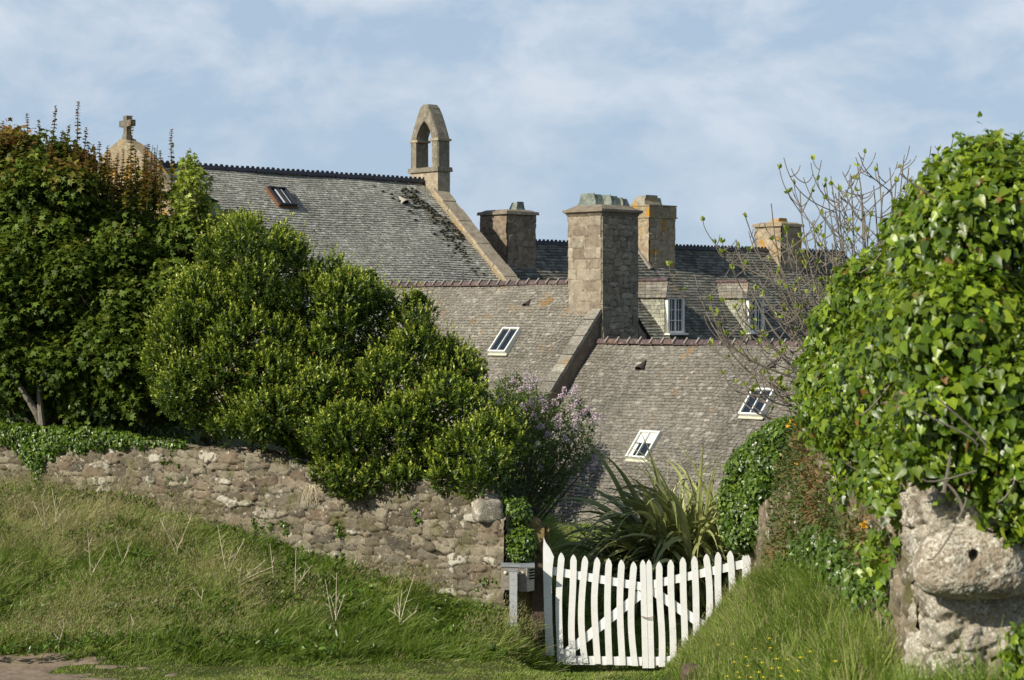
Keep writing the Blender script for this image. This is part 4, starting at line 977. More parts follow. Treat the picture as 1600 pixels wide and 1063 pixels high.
grove(r_, at(65, 668, 27.6), C, M['bark'], 5, .12, 18)
mb = MB(); mb.tube(bez(at(66, 668, 26.7), at(60, 640, 26.6), at(30, 610, 26.6), at(5, 560, 26.7)), list(np.linspace(.06, .025, 9)), 7)
mb.tube(bez(at(66, 665, 26.6), at(62, 640, 26.6), at(60, 600, 26.7), at(58, 560, 27)), list(np.linspace(.05, .02, 9)), 7)
mb.tube(bez(at(-5, 485, 26.4), at(12, 505, 26.4), at(20, 520, 26.5), at(32, 545, 26.7)), list(np.linspace(.05, .03, 9)), 7)
mb.tube(bez(at(30, 480, 26.6), at(28, 430, 26.5), at(42, 520, 26.6), at(48, 560, 26.7)), list(np.linspace(.012, .02, 9)), 5)
mb.build('branch', M['barkL'], r_)
# reddish upright shoots with whorls of small leaves
mb = MB(); PL, YL, NL, SL, TL = [], [], [], [], []; rs = np.random.RandomState(9)
sp = [(5, 190, 250), (22, 205, 262), (42, 178, 258), (60, 188, 250), (72, 200, 255), (87, 166, 262), (98, 205, 265), (122, 160, 258), (108, 196, 256), (135, 200, 268), (155, 222, 275), (168, 232, 280), (205, 182, 300), (245, 262, 305), (268, 203, 300), (-25, 200, 260), (12, 215, 250), (52, 212, 262), (148, 235, 282), (225, 270, 310), (285, 260, 305), (190, 262, 300), (35, 230, 270), (118, 225, 275), (80, 225, 270), (252, 250, 310)]
sp += [(rs.uniform(-20, 260), rs.uniform(225, 262), rs.uniform(285, 310)) for _ in range(80)]
sp = [(x, y0+max(0, (x-140))*.0, y1) for x, y0, y1 in sp]
for (x, y0, y1) in sp:
    D = 27.6+rs.uniform(-.8, .8); b = at(x+rs.uniform(-12, 6), y1+25, D); t = at(x, y0, D)
    P = bez(b, b+(t-b)*.3, t-UP*.15+np.array([rs.uniform(-.04, .02), 0, 0]), t, 12); mb.tube(P, list(np.linspace(.012, .003, 12)), 4)
    L_ = np.linalg.norm(t-b); nw = int(L_/.045); bare = rs.rand() < .12
    for j in range(2, nw+1):
        f = j/nw; q = b+(t-b)*f; q = P[min(11, int(f*11.99))]*.999+0*q; q = P[int(f*11)]+(P[min(11, int(f*11)+1)]-P[int(f*11)])*(f*11 % 1)
        if bare and f > .5: continue
        for i in range(6):
            an = rs.rand()*6.28; PL.append(q); YL.append((math.cos(an), math.sin(an), rs.uniform(-.5, .5))); NL.append((0, 0, 1)+rs.normal(size=3)*.3); SL.append(.07*(1.25-f)*rs.uniform(.6, 1.25)+.012); TL.append(min(1, .5+.35*f+rs.uniform(0, .3)))
o = mb.build('shoot', M['bark'], r_)
leaves('shoot_leaves', T_LEAF, np.array(PL), np.array(YL), np.array(NL), np.array(SL), np.array(TL), M['leafmaple'], o, wid=np.array(SL)*1.9)
# young yellow-green sprays near the cross
r_ = thing('bush', (-4.3, 27.2, 2.2), 'pale yellow-green leafy shoots rising beside the chapel roof, right of the cross', 'bush')
C, Rr = lobes([(262, 330), (270, 285), (285, 240), (300, 232), (308, 250), (318, 258), (332, 262), (328, 290), (322, 305), (340, 325), (390, 335), (398, 352), (350, 380), (290, 390), (262, 360)], lambda x, y: 27.0, .35, 80, .14, 5, rmin=.03, dsat=30)
p_, d_, rs = surf(C, Rr, 2300, 6, .5, .7); N_ = len(p_)
leaves('crown', T_MAPLE, p_, d_*.6+np.array([0, 0, -.1])+rs.normal(size=(N_, 3))*.4, d_*.4+np.array([0, 0, .9])+rs.normal(size=(N_, 3))*.4, .062*rs.uniform(.6, 1.2, N_), np.clip(.3+rs.normal(size=N_)*.25, 0, 1), M['leafyel'], r_)
mb = MB()
for c in C[::2]: mb.tube(bez((-4.3, 27.2, 2.2), (-4.3, 27.2, 4.2), c-UP*.4, c, 7), list(np.linspace(.03, .004, 7)), 5)
mb.build('stem', M['bark'], r_)
# dark undergrowth below the trees
r_ = thing('bush', (-4.8, 27.2, 2.4), 'dark shaded bush under the trees behind the ivy-topped wall', 'bush')
C, Rr = lobes([(-60, 690), (-60, 560), (100, 560), (250, 540), (330, 620), (360, 700)], lambda x, y: 28.0, .9, 60, .5, 8, dsat=60)
draped('crown', C, Rr, 6000, M['ivysm'], 9, r_, size=.10, tpl=T_LEAF, fill=.5)
# ---- ivy along the top of the left wall
r_ = thing('ivy', (-5.6, 25.8, 2.5), 'small-leaved ivy creeping along the top left of the rubble wall', 'ivy')
IV = [(-40, 700), (-40, 655), (60, 664), (150, 668), (250, 684), (335, 688), (340, 702), (250, 703), (170, 702), (120, 712), (95, 708), (82, 735), (62, 770), (50, 765), (48, 735), (15, 695)]
C, Rr = lobes(IV, lambda x, y: wD(x)+.02, .10, 210, .13, 5, rmin=.03, dsat=20, bias=.1)
draped('leaves', C, Rr, 9000, M['ivysm'], 6, r_, size=.042, back=.2, keep=.7, fill=.2)
# plants rooted in the wall
def tuft_ivy(pl, lab, seed, D=None, n=1400, size=.035, m='ivysm'):
    px = sum(p[0] for p in pl)/len(pl); py = sum(p[1] for p in pl)/len(pl); Df = D or (lambda x, y: wD(x)-.03)
    r = thing('wall_plant', at(px, py, Df(px, py)), lab, 'plant', 'plants growing in the joints of the left wall')
    pc = np.array(pl, float); pj = [(px+(x-px)*1.15, py+(y-py)*1.15) for x, y in pl]
    C, Rr = lobes(pj, Df, .03, 16, .035, seed, rmin=.012, dsat=15, bias=.1)
    draped('leaves', C, Rr, max(60, n//5), M[m], seed, r, size=size, back=.3, keep=.6, fill=.1)
    mb = MB()
    for c in C[::4]: mb.tube([at(px, py, Df(px, py)+.02), (at(px, py, Df(px, py))+c)/2+UP*.01, c], [.004, .003, .002], 4)
    mb.build('stem', M['bark'], r)
tuft_ivy([(262, 705), (295, 712), (292, 742), (275, 765), (272, 800), (258, 795), (262, 750), (252, 725)], 'trailing ivy strand on the wall right of the first white stones', 3)
tuft_ivy([(398, 790), (420, 795), (425, 830), (408, 850), (392, 822)], 'small creeper low on the wall, left of the two ferns', 4, n=700)
tuft_ivy([(432, 815), (455, 812), (460, 832), (440, 842)], 'round leafy fern at the foot of the wall above the grass', 5, n=600)
tuft_ivy([(512, 865), (535, 860), (538, 882), (516, 890)], 'low fern in the wall just above the long grass, right of the others', 6, n=600)
tuft_ivy([(523, 815), (536, 812), (540, 835), (526, 838)], 'little fern tuft half way up the wall', 7, n=350)
tuft_ivy([(642, 795), (655, 790), (660, 815), (648, 820)], 'thin creeping sprig right of the middle of the wall', 8, n=260)
tuft_ivy([(742, 905), (760, 900), (785, 905), (780, 920), (748, 922)], 'leafy sprig in the wall beside the letter box', 9, n=350)
tuft_ivy([(195, 775), (225, 765), (240, 790), (205, 800)], 'flat green cushion at the foot of the left part of the wall', 10, n=800)
r_ = thing('grass_tuft', at(485, 765, wD(485)-.05), 'straw-coloured grass tuft hanging from the wall face', 'grass tuft')
rs = np.random.RandomState(2); mb = MB()
for k in range(90):
    b = at(485+rs.uniform(-5, 5), 762+rs.uniform(-3, 3), wD(485)-.05); e_ = b+np.array([rs.uniform(-.10, .10), -rs.uniform(.03, .1), -rs.uniform(.05, .26)])
    mb.tube(bez(b, b+UP*.05+(e_-b)*.2, e_+UP*.08, e_, 5), [.003, .003, .0025, .002, .001], 3)
mb.build('blades', M['dry'], r_)
# ---- creeper between wall end and pier
r_ = thing('ivy', (.1, 23.3, .9), 'dark green ivy filling the gap between the wall end and the gate pier', 'ivy')
C, Rr = lobes([(778, 775), (820, 778), (832, 800), (826, 825), (838, 840), (836, 872), (836, 884), (790, 884), (788, 840)], lambda x, y: 23.3-.15*(y > 840), .15, 90, .15, 12, rmin=.03, dsat=20)
draped('leaves', C, Rr, 3600, M['ivysm'], 13, r_, size=.045, keep=.75)
r_ = thing('spiky_plant', (.05, 23.6, 1.6), 'dark spiky fronds sticking out behind the end of the left wall', 'plant')
rs = np.random.RandomState(4); V = []; F = []; TT = []
def blade(V, F, TT, b, d0, L_, w_, droop, rs, tint, n=9, side=None, fold=.25):
    d = nrmz(np.array(d0, float)); p = np.array(b, float); sd = nrmz(np.cross(d, UP)+rs.normal(size=3)*.15) if side is None else side
    k0 = len(V); st = L_/n
    for i in range(n+1):
        t = i/n; ww = w_*(math.sin(math.pi*min(1, .25+t*.75)) if t > .0 else .7)*(.55 if t == 1 else 1)
        if t == 1: ww = w_*.05
        up_ = np.cross(sd, d)
        V.extend([p-sd*ww/2, p-up_*ww*fold*.5, p+sd*ww/2]); TT.extend([tint]*3)
        if i < n: F.extend([(k0+i*3, k0+i*3+1, k0+i*3+4, k0+i*3+3), (k0+i*3+1, k0+i*3+2, k0+i*3+5, k0+i*3+4)])
        d = nrmz(d+np.array([0, 0, -droop*(.3+t*1.2)/n])); p = p+d*st
for (x, y) in ((825, 796), (790, 770), (760, 745)):
    for k in range(34):
        an = rs.uniform(-.9, 1.3); blade(V, F, TT, at(x+rs.uniform(-4, 4), y, 23.75), (math.cos(an), rs.uniform(-.4, .4), math.sin(an)*.7-.15), rs.uniform(.22, .42), .016, .7, rs, rs.rand())
mk('fronds', V, F, M['palm'], r_, attrs={'tint': np.array(TT)})
# ---- dark bush against the eave, mostly behind the lilac
r_ = thing('bush', (-.1, 43.0, -.5), 'dark bush against the low eave, left of the front roof and behind the lilac', 'bush')
C, Rr = lobes([(745, 800), (750, 640), (790, 612), (840, 606), (866, 640), (872, 720), (868, 800)], lambda x, y: 43.0, .5, 70, .5, 61, rmin=.1, dsat=40)
draped('crown', C, Rr, 5000, M['ivysm'], 62, r_, size=.09, tpl=T_LEAF, keep=.7, fill=.6); grove(r_, (-.1, 43, -.5), C, M['bark'], 2, .06, 10)
# ---- lilac
r_ = thing('lilac_bush', (.6, 29.4, 0), 'open twiggy lilac bush with pale pink-purple flower heads beside the big shrub', 'lilac')
LI = [(770, 640), (775, 600), (800, 580), (835, 590), (848, 612), (870, 625), (900, 615), (920, 640), (935, 660), (925, 690), (935, 720), (925, 738), (890, 760), (860, 785), (800, 810), (760, 760)]
C, Rr = lobes(LI, lambda x, y: 29.0, .7, 105, .26, 23, rmin=.05, dsat=50)
shoots('crown', C, Rr, 1500, M['leaflilac'], 24, r_, L=.12, k=6, size=.058, up=.5, tpl=T_LEAF, fill=.2, keep=.6, back=.6, spread=.95, jit=.5)
mb = MB(); rr_ = random.Random(4)
for i in range(0, len(C), 2):
    b = np.array([-.15+rr_.uniform(-.3, .3), 29.5+rr_.uniform(-.2, .4), .0]); P = bez(b, b+UP*.9+(C[i]-b)*.1, C[i]-UP*.4, C[i]+UP*.1, 8); mb.tube(P, list(np.linspace(.03, .004, 8)), 5)
    for _ in range(3):
        j = rr_.randint(4, 7); q = P[j]; mb.tube([q, q+np.array([rr_.uniform(-.15, .15), rr_.uniform(-.2, .1), .12]), q+np.array([rr_.uniform(-.3, .3), rr_.uniform(-.3, .1), rr_.uniform(.15, .35)])], [.005, .004, .002], 4)
mb.build('stem', M['barkL'], r_)
rs = np.random.RandomState(31)
fl = [(828, 592), (820, 605), (808, 598), (835, 600), (858, 640), (845, 628), (870, 635), (893, 612), (900, 622), (905, 630), (888, 618), (920, 645), (925, 652), (912, 650), (930, 662), (935, 660), (868, 660), (862, 682), (872, 676), (878, 668), (900, 675), (815, 640), (800, 650), (783, 632), (765, 660), (790, 705), (930, 722), (925, 735), (840, 700), (855, 645), (828, 612), (878, 626), (836, 655), (884, 690), (850, 668), (905, 660), (812, 615), (780, 690), (895, 640), (826, 634), (848, 735)]
for (x, y) in fl:
    c = at(x+rs.uniform(-4, 4), y+rs.uniform(-3, 3), 28.25+rs.uniform(-.2, .25)); n_ = 60; hh = rs.uniform(.08, .15); ax = nrmz(np.array([rs.uniform(-.5, .5), -.3, 1.]))
    t = rs.rand(n_); an = rs.rand(n_)*6.28; rad = (.055*(1-t)+.014)*rs.uniform(.5, 1, n_)
    off = np.stack([np.cos(an)*rad, np.sin(an)*rad, np.zeros(n_)], -1); P = c+ax*(t*hh)[:, None]+off
    leaves('flower_head', T_LEAF, P, off+rs.normal(size=(n_, 3))*.03, rs.normal(size=(n_, 3))+np.array([-.5, -.5, .6]), .024*rs.uniform(.7, 1.2, n_), np.clip(.5+rs.normal(size=n_)*.25, 0, 1), M['lilac'], r_, wid=np.full(n_, .04))
# ---- New Zealand flax
r_ = thing('flax_plant', (2.1, 27.2, 0), 'large arching flax clump with long strap leaves behind the white gate', 'plant')
rs = np.random.RandomState(6); V = []; F = []; TT = []
for k in range(620):
    b = np.array([2.5+rs.normal()*.32, 27.4+rs.normal()*.25, rs.uniform(-.05, .5)]); an = np.clip(rs.normal(-.35, .8), -1.5, 1.1)
    dd = (math.sin(an)*.75, rs.uniform(-.55, .35), rs.uniform(1.0, 1.5))
    blade(V, F, TT, b, dd, rs.uniform(1.1, 2.5), rs.uniform(.075, .125), rs.uniform(1.3, 3.8), rs, np.clip(rs.normal(.78, .22), 0, 1), 13)
for k in range(10):
    b = np.array([2.6+rs.normal()*.25, 27.4, .1]); blade(V, F, TT, b, (rs.uniform(-.1, .35), rs.uniform(-.2, .1), 1.4), rs.uniform(1.5, 2.0), .055, .5, rs, .7, 11)
mk('blades', V, F, M['flax'], r_, attrs={'tint': np.array(TT)})
# ---- bare fig with leaf tufts
r_ = thing('fig_tree', (4.9, 27, 0), 'nearly bare fig tree with curving grey branches and small bright leaf tufts at the tips', 'tree')
rr_ = random.Random(8); mb = MB(); tips = []
tr = at(1345, 655, 27.0)
mb.tube([(4.9, 27, -.2), (4.93, 27, 1.2), (4.85, 27, 2.2), tr], [.16, .13, .11, .09], 9)
targets = [(1420, 262), (1400, 285), (1380, 300), (1345, 300), (1320, 330), (1300, 290), (1360, 340), (1340, 260), (1260, 420), (1290, 400), (1085, 428), (1110, 470), (1122, 490), (1150, 375), (1165, 340), (1140, 560), (1132, 585), (1150, 600), (1205, 318), (1215, 400), (1250, 300), (1290, 330), (1330, 275), (1390, 262), (1412, 250), (1160, 452), (1230, 360), (1240, 450), (1300, 380), (1350, 330), (1270, 345), (1310, 300), (1365, 290), (1180, 590), (1220, 540), (1245, 400), (1280, 440), (1330, 380), (1210, 600), (1230, 500), (1290, 285), (1370, 255)]
def limb(P0, tgt, r0, lev):
    d = tgt-P0; Ln = np.linalg.norm(d); j = rr_.uniform(-.12, .12)*Ln
    c1 = P0+np.array([d[0]*.35, d[1]*.4, d[2]*.15+j]); c2 = tgt+np.array([-d[0]*.10+rr_.uniform(-.06, .06)*Ln, -d[1]*.2, -abs(Ln)*rr_.uniform(.25, .5)])
    P = bez(P0, c1, c2, tgt, 12); mb.tube(P, list(np.linspace(r0, (.006 if lev else .008), 12)), 6); tips.append((P[-1], P[-1]-P[-2]))
    if lev < 2:
        for _ in range(rr_.randint(5, 7) if lev == 0 else rr_.randint(1, 3)):
            i = rr_.randint(4, 10); q = P[i]; sx_ = rr_.choice((-1, 1)); l2 = Ln*rr_.uniform(.14, .34)
            limb(q, q+np.array([sx_*l2*rr_.uniform(.3, .9), rr_.uniform(-.5, .5)*l2, l2*rr_.uniform(.5, 1.0)]), max(.008, r0*(1-i/12)*.7), lev+1)
for (x, y) in targets: limb(tr+np.array([rr_.uniform(-.05, .25), 0, rr_.uniform(-.3, .3)]), at(x, y, 27+rr_.uniform(-1.1, 1.1)), rr_.uniform(.014, .026), 0)
mb.build('branches', M['barkL'], r_)
PL, YL, NL, SL, TL = [], [], [], [], []; rs = np.random.RandomState(19)
for (p, d) in tips:
    if rs.rand() < .55 or (p[0] > 4.4 and rs.rand() < .5): continue
    d = nrmz(d)
    for i in range(rs.randint(4, 8)):
        v = nrmz(d*.9+UP*.5+rs.normal(size=3)*.55); PL.append(p); YL.append(v); NL.append(np.cross(v, rs.normal(size=3))); SL.append(rs.uniform(.05, .10)); TL.append(np.clip(.5+rs.normal()*.25, 0, 1))
leaves('leaf_tufts', T_LEAF, np.array(PL), np.array(YL), np.array(NL), np.array(SL), np.array(TL), M['figleaf'], r_, wid=np.array(SL)*1.15)
# ---- big near ivy on the right
IVB = [(1236, 650), (1240, 565), (1266, 495), (1316, 425), (1374, 366), (1412, 308), (1448, 254), (1490, 224), (1545, 200), (1600, 188), (1680, 180), (1700, 300), (1700, 840), (1600, 838), (1545, 778), (1500, 748), (1428, 742), (1412, 790), (1400, 812), (1372, 826), (1335, 792), (1300, 720)]
Div = lambda x, y: 9.45+max(0, 1470-x)/220*5.3+.5*(1-sst((y-350)/250)) - (.30 if y > 690 and x > 1425 else 0)
r_ = thing('ivy', (3.0, 11, 2.6), 'huge mound of bright large-leaved ivy over the right wall and pier', 'ivy')
rsj = np.random.RandomState(6); IVB = [(x+rsj.uniform(-10, 10), y+rsj.uniform(-10, 10)) if x < 1590 and y < 600 else (x, y) for x, y in IVB]
C, Rr = lobes(IVB, Div, .6, 120, .30, 41, rmin=.09, dsat=120, bias=.25)
for (x, y, D, q) in ((1440, 722, 9.1, .12), (1475, 728, 9.05, .12), (1530, 755, 9.05, .13), (1570, 785, 9.05, .14), (1600, 810, 9.05, .14), (1500, 735, 9.05, .12), (1405, 785, 10.0, .14), (1380, 760, 10.8, .17), (1350, 720, 12, .2), (1400, 715, 10.3, .18), (1425, 690, 9.7, .18), (1335, 770, 12.6, .14), (1300, 670, 14.2, .2), (1450, 680, 9.3, .15), (1400, 750, 10.2, .16)):
    C = np.vstack([C, at(x, y, D)]); Rr = np.append(Rr, q)
C3, R3 = lobes(IVB, Div, .45, 80, .13, 43, rmin=.04, dsat=120, bias=.9)
C = np.vstack([C, C3]); Rr = np.append(Rr, R3)
draped('leaves', C, Rr, 27000, M['ivybig'], 42, r_, size=.052, keep=.76, fill=.5, yng=.25, tier=.8)
shoots('sprig', C, Rr, 420, M['ivybig'], 46, r_, L=.15, k=8, size=.048, up=.25, tpl=T_IVY, fill=0, keep=.9, jit=.5, spread=.95)
mb = MB(); rr_ = random.Random(5)
for pts in (((1590, 505), (1560, 515), (1535, 530), (1512, 548)), ((1555, 590), (1530, 560), (1520, 520), (1548, 490)), ((1475, 770), (1478, 745), (1485, 725), (1484, 705)), ((1505, 800), (1500, 770), (1480, 755), (1470, 750))):
    P = [at(x, y, 8.8) for x, y in pts]; mb.tube(bez(*P), list(np.linspace(.009, .005, 9)), 5)
for k in range(26):
    x, y = rr_.uniform(1300, 1600), rr_.uniform(280, 780); P = at(x, y, Div(x, y)-.62); e_ = P+np.array([rr_.uniform(-.25, .25), -.02, rr_.uniform(-.3, .3)]); mb.tube(bez(P, P+np.array([.05, -.03, .05]), e_+np.array([.04, .02, -.05]), e_), .004, 4)
mb.build('stem', M['barkL'], r_)
# ---- small ivy on the right gate pier
r_ = thing('ivy', (2.9, 22.3, 1.2), 'rounded mass of small dark ivy over the right gate post, behind the orange flowers', 'ivy')
IVS = [(1122, 780), (1128, 740), (1150, 700), (1185, 668), (1225, 650), (1255, 655), (1262, 700), (1225, 770), (1210, 830), (1205, 880), (1198, 870), (1160, 868), (1132, 850), (1124, 820)]
C, Rr = lobes(IVS, lambda x, y: 21.9+.5*(x < 1180), .5, 120, .2, 44, rmin=.05, dsat=50, bias=.3)
draped('leaves', C, Rr, 15000, M['ivysm'], 45, r_, size=.044, keep=.8, fill=.4, yng=.25, tier=.6)
# ---- growth on the face of the right wall
r_ = thing('creeping_plant', (2.3, 15, 2.2), 'reddish brown and green growth matted over the face of the right wall', 'plant')
RV = [(1208, 750), (1235, 660), (1262, 640), (1300, 690), (1340, 780), (1400, 830), (1408, 890), (1380, 925), (1350, 900), (1325, 890), (1300, 840), (1280, 900), (1240, 925), (1200, 925), (1192, 860)]
C, Rr = lobes(RV, lambda x, y: min(21.5, rD(x))-.05, .12, 260, .17, 50, rmin=.03, dsat=30)
p_, d_, rs = surf(C, Rr, 14000, 51, .2, .4); N_ = len(p_)
cl_ = fbm(p_[:, 1]*1.5, p_[:, 2]*3, 8); tint = np.clip((cl_-.5)*3.2+.34+rs.normal(size=N_)*.22, 0, 1)
leaves('leaves', T_NARROW, p_, d_+rs.normal(size=(N_, 3))*.8, d_+rs.normal(size=(N_, 3))*.4+np.array([0, 0, .5]), .05*rs.uniform(.5, 1.2, N_), tint, M['redveg'], r_)
r_ = thing('ivy', (2.2, 13, 2.2), 'loose green ivy strands low on the right wall, left of the drilled stone', 'ivy')
C, Rr = lobes([(1330, 840), (1420, 800), (1425, 860), (1410, 920), (1385, 930), (1345, 900)], lambda x, y: min(21.5, rD(x))-.08, .12, 50, .11, 52, rmin=.02, dsat=30)
draped('leaves', C, Rr, 700, M['ivybig'], 53, r_, size=.055, keep=.6, fill=.1)
mb = MB()
for c in C[::3]: mb.tube([c+UP*.2, c+np.array([-.03, 0, .05]), c-UP*.12], [.004, .004, .003], 4)
mb.build('stem', M['bark'], r_)
r_ = thing('creeping_plant', (2.35, 14, 1.9), 'green creeping plants covering the foot of the right wall above the grass', 'plant')
C, Rr = lobes([(1215, 850), (1260, 820), (1300, 800), (1345, 830), (1400, 900), (1412, 960), (1405, 1010), (1350, 975), (1290, 935), (1200, 930)], lambda x, y: min(21.5, rD(x))-.07, .12, 150, .13, 57, rmin=.02, dsat=30)
draped('leaves', C, Rr, 6500, M['ivysm'], 58, r_, size=.045, keep=.6, fill=.2, tier=.5)
mb = MB()
for c in C[::5]: mb.tube([c+UP*.15, c+np.array([-.03, 0, .04]), c-UP*.12], [.004, .004, .003], 4)
mb.build('stem', M['bark'], r_)
fls = [(1240, 662), (1250, 658), (1246, 672), (1232, 668), (1235, 674), (1252, 715), (1242, 722), (1258, 722), (1250, 728), (1245, 735), (1263, 712), (1255, 660), (1238, 684), (1262, 730)]
r_ = thing('wallflower', at(1248, 735, 18.0), 'orange-yellow wallflowers on thin stems at the edge of the near ivy', 'flower')
rs = np.random.RandomState(8); mb = MB(); B0 = at(1275, 790, 18.3)
for (x, y) in fls:
    c = at(x, y, 17.3); n_ = 14; mb.tube(bez(B0, B0+UP*.2, c-UP*.12, c, 6), .005, 4)
    leaves('blossom', T_LEAF, c+rs.normal(size=(n_, 3))*.02, rs.normal(size=(n_, 3)), rs.normal(size=(n_, 3))+np.array([-.5, -.5, .5]), .035*rs.uniform(.7, 1.2, n_), rs.rand(n_), M['wallfl'], r_, wid=np.full(n_, .05))
mb.build('stem', M['leaflilac'], r_)
for (x, y, D, mm, lab) in ((1226, 745, 19.0, 'redfl', 'small red flower below the orange wallflowers'), (1349, 821, 11.3, 'wallfl', 'orange flower low beside the near ivy'), (1363, 752, 11.2, 'wallfl', 'single orange bloom at the edge of the near ivy')):
    c = at(x, y, D); n_ = 14; s_ = .02*D/12
    r = thing('flower', c, lab, 'flower'); leaves('blossom', T_LEAF, c+rs.normal(size=(n_, 3))*s_*.5, rs.normal(size=(n_, 3)), rs.normal(size=(n_, 3))+np.array([-.5, -.5, .5]), s_*rs.uniform(.9, 1.4, n_), rs.rand(n_), M[mm], r, wid=np.full(n_, s_*2))
    mb = MB(); mb.tube([c, c-UP*.1, c-UP*.2+np.array([.05, .04, 0])], .003, 4); mb.build('stem', M['leaflilac'], r)
# ------------------------------------------------------------------ grass
def grass(name, n, region, hfun, seed, wd=.006, wind=.35, base=.5, lab=None, keepf=None, tintf=None):
    rs = np.random.RandomState(seed); x0, x1, y0, y1 = region; x = rs.uniform(x0, x1, n*2); y = rs.uniform(y0, y1, n*2)
    ok = keepf(x, y) > rs.rand(len(x)); x, y = x[ok][:n], y[ok][:n]; n = len(x)
    h = hfun(x, y)*(.35+.95*rs.rand(n)**1.4)*(.5+1.1*fbm(x*3.6, y*2.8, seed+7, 2)); z = zg(x, y)-.02
    cl = fbm(x*3.1, y*3.1, seed); an = rs.rand(n)*6.28
    gust = fbm(x*1.1+4, y*1.4, seed+2)
    lx = (fbm(x*3.4+9, y*3.0, seed+21, 3)-.5)*2.2; ly = (fbm(x*3.4+2, y*3.0+7, seed+23, 3)-.5)*1.8
    lean = np.stack([np.cos(an)*.42+wind*(-.3+2.0*gust)+lx, np.sin(an)*.42-.1+ly, np.ones(n)], -1); lean = nrmz(lean)
    side = nrmz(np.cross(lean, np.stack([np.sin(an*3), np.cos(an*3)*.6-.8, an*0], -1)))
    b = np.stack([x, y, z], -1); ts = [0, .35, .7, 1.]; V = []
    droop = rs.uniform(.2, 1.1, n)
    for t in ts:
        c = b+lean*(h*t)[:, None]+np.stack([(wind*.8+np.cos(an)*.25)*h*droop*t*t, np.sin(an)*.25*h*droop*t*t, -.35*h*droop*t*t], -1)
        ww = (wd*rs.uniform(.8, 1.2, n)*(1.0, 1.0, .75, .12)[ts.index(t)]/2)[:, None]
        V += [c-side*ww, c+side*ww]
    V = np.stack(V, 1); F0 = np.array([(0, 1, 3, 2), (2, 3, 5, 4), (4, 5, 7, 6)])
    F = (F0[None]+(np.arange(n)*8)[:, None, None]).reshape(-1, 4)
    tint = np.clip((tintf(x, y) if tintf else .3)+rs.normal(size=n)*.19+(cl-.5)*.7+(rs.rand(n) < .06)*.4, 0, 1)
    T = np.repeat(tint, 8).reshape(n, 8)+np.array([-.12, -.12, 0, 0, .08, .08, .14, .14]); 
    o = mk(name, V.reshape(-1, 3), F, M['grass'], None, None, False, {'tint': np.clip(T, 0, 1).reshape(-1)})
    return tag(o, lab, 'grass', None, 'stuff')
def k_left(x, y):
    wy = wally(x); return ((y < wy-.02) & (y > 19.8)).astype(float)*(1-trackmask(x, y)*.985)*np.where(np.abs(x/y) < .31, 1, 0)
def short(x, y):      # mown strip along the foot of the bank and in front of the gate
    yb_ = np.interp(x, [-7, -4, -2, -.4, .4, .9, 1.6], [21.7, 21.75, 21.7, 21.9, 22.6, 22.9, 22.9])
    return sst((yb_-y)/.3+.3*(fbm(x*2, y*2, 4)-.5))
def h_left(x, y): return (.20+.18*fbm(x*1.2, y*1.2, 9))*(1-short(x, y))+.05*short(x, y)
def t_left(x, y):
    a = fbm(x*.8+2, y*1.1, 12); br = sst((-x-3.8)/2.0)*.14+sst((a-.50)/.10)*.30-.06*sst((.45-a)/.1)
    return .22+br*(1-short(x, y))+.2*short(x, y)
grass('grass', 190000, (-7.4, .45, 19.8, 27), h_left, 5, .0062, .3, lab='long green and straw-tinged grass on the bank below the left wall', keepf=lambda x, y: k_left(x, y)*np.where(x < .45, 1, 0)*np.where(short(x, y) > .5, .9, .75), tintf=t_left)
# broad-leaved weeds among the grass
rs = np.random.RandomState(41); n = 5200; x = rs.uniform(-7.2, .1, n); y = rs.uniform(21.4, 26.8, n); ok = (y < wally(x)-.02) & (fbm(x*1.6, y*2.1, 33)+.25*sst((y-wally(x)+.6)/.5) > .57); x, y = x[ok], y[ok]; n = len(x)
P = np.repeat(np.stack([x, y, zg(x, y)+.10+.10*rs.rand(n)], -1), 4, 0); m_ = len(P)
o = leaves('weeds', T_LEAF, P, np.stack([rs.normal(0, .8, m_), rs.normal(-.3, .8, m_), rs.uniform(.1, 1.1, m_)], -1), rs.normal(size=(m_, 3))*.4+np.array([0, -.3, 1]), .085*rs.uniform(.4, 1.3, m_), rs.uniform(.2, .8, m_), M['ivysm'], wid=.07*rs.uniform(.6, 1.4, m_)); tag(o, 'broad-leaved weeds scattered through the grass of the left bank', 'weeds', None, 'stuff')
# seed heads
rs = np.random.RandomState(3); n = 70000; x = rs.uniform(-7.4, .2, n); y = rs.uniform(21.6, 27, n); ok = (y < wally(x)) & (short(x, y) < .3) & (fbm(x*.8+2, y*1.1, 12)+sst((-x-4)/2)*.12 > .47+.1*rs.rand(n)); x, y = x[ok], y[ok]; n = len(x)
z = zg(x, y)+.24+.18*rs.rand(n); P = np.stack([x+.1, y, z], -1)
o = leaves('seed_heads', T_NARROW, P, np.stack([rs.normal(.5, .3, n), rs.normal(0, .3, n), np.ones(n)], -1), rs.normal(size=(n, 3))+np.array([0, -1, 0]), .030*rs.uniform(.6, 1.5, n), .82+.18*rs.rand(n), M['grass'], wid=np.full(n, .013)); tag(o, 'pinkish brown grass seed heads over the left bank', 'grass', None, 'stuff')
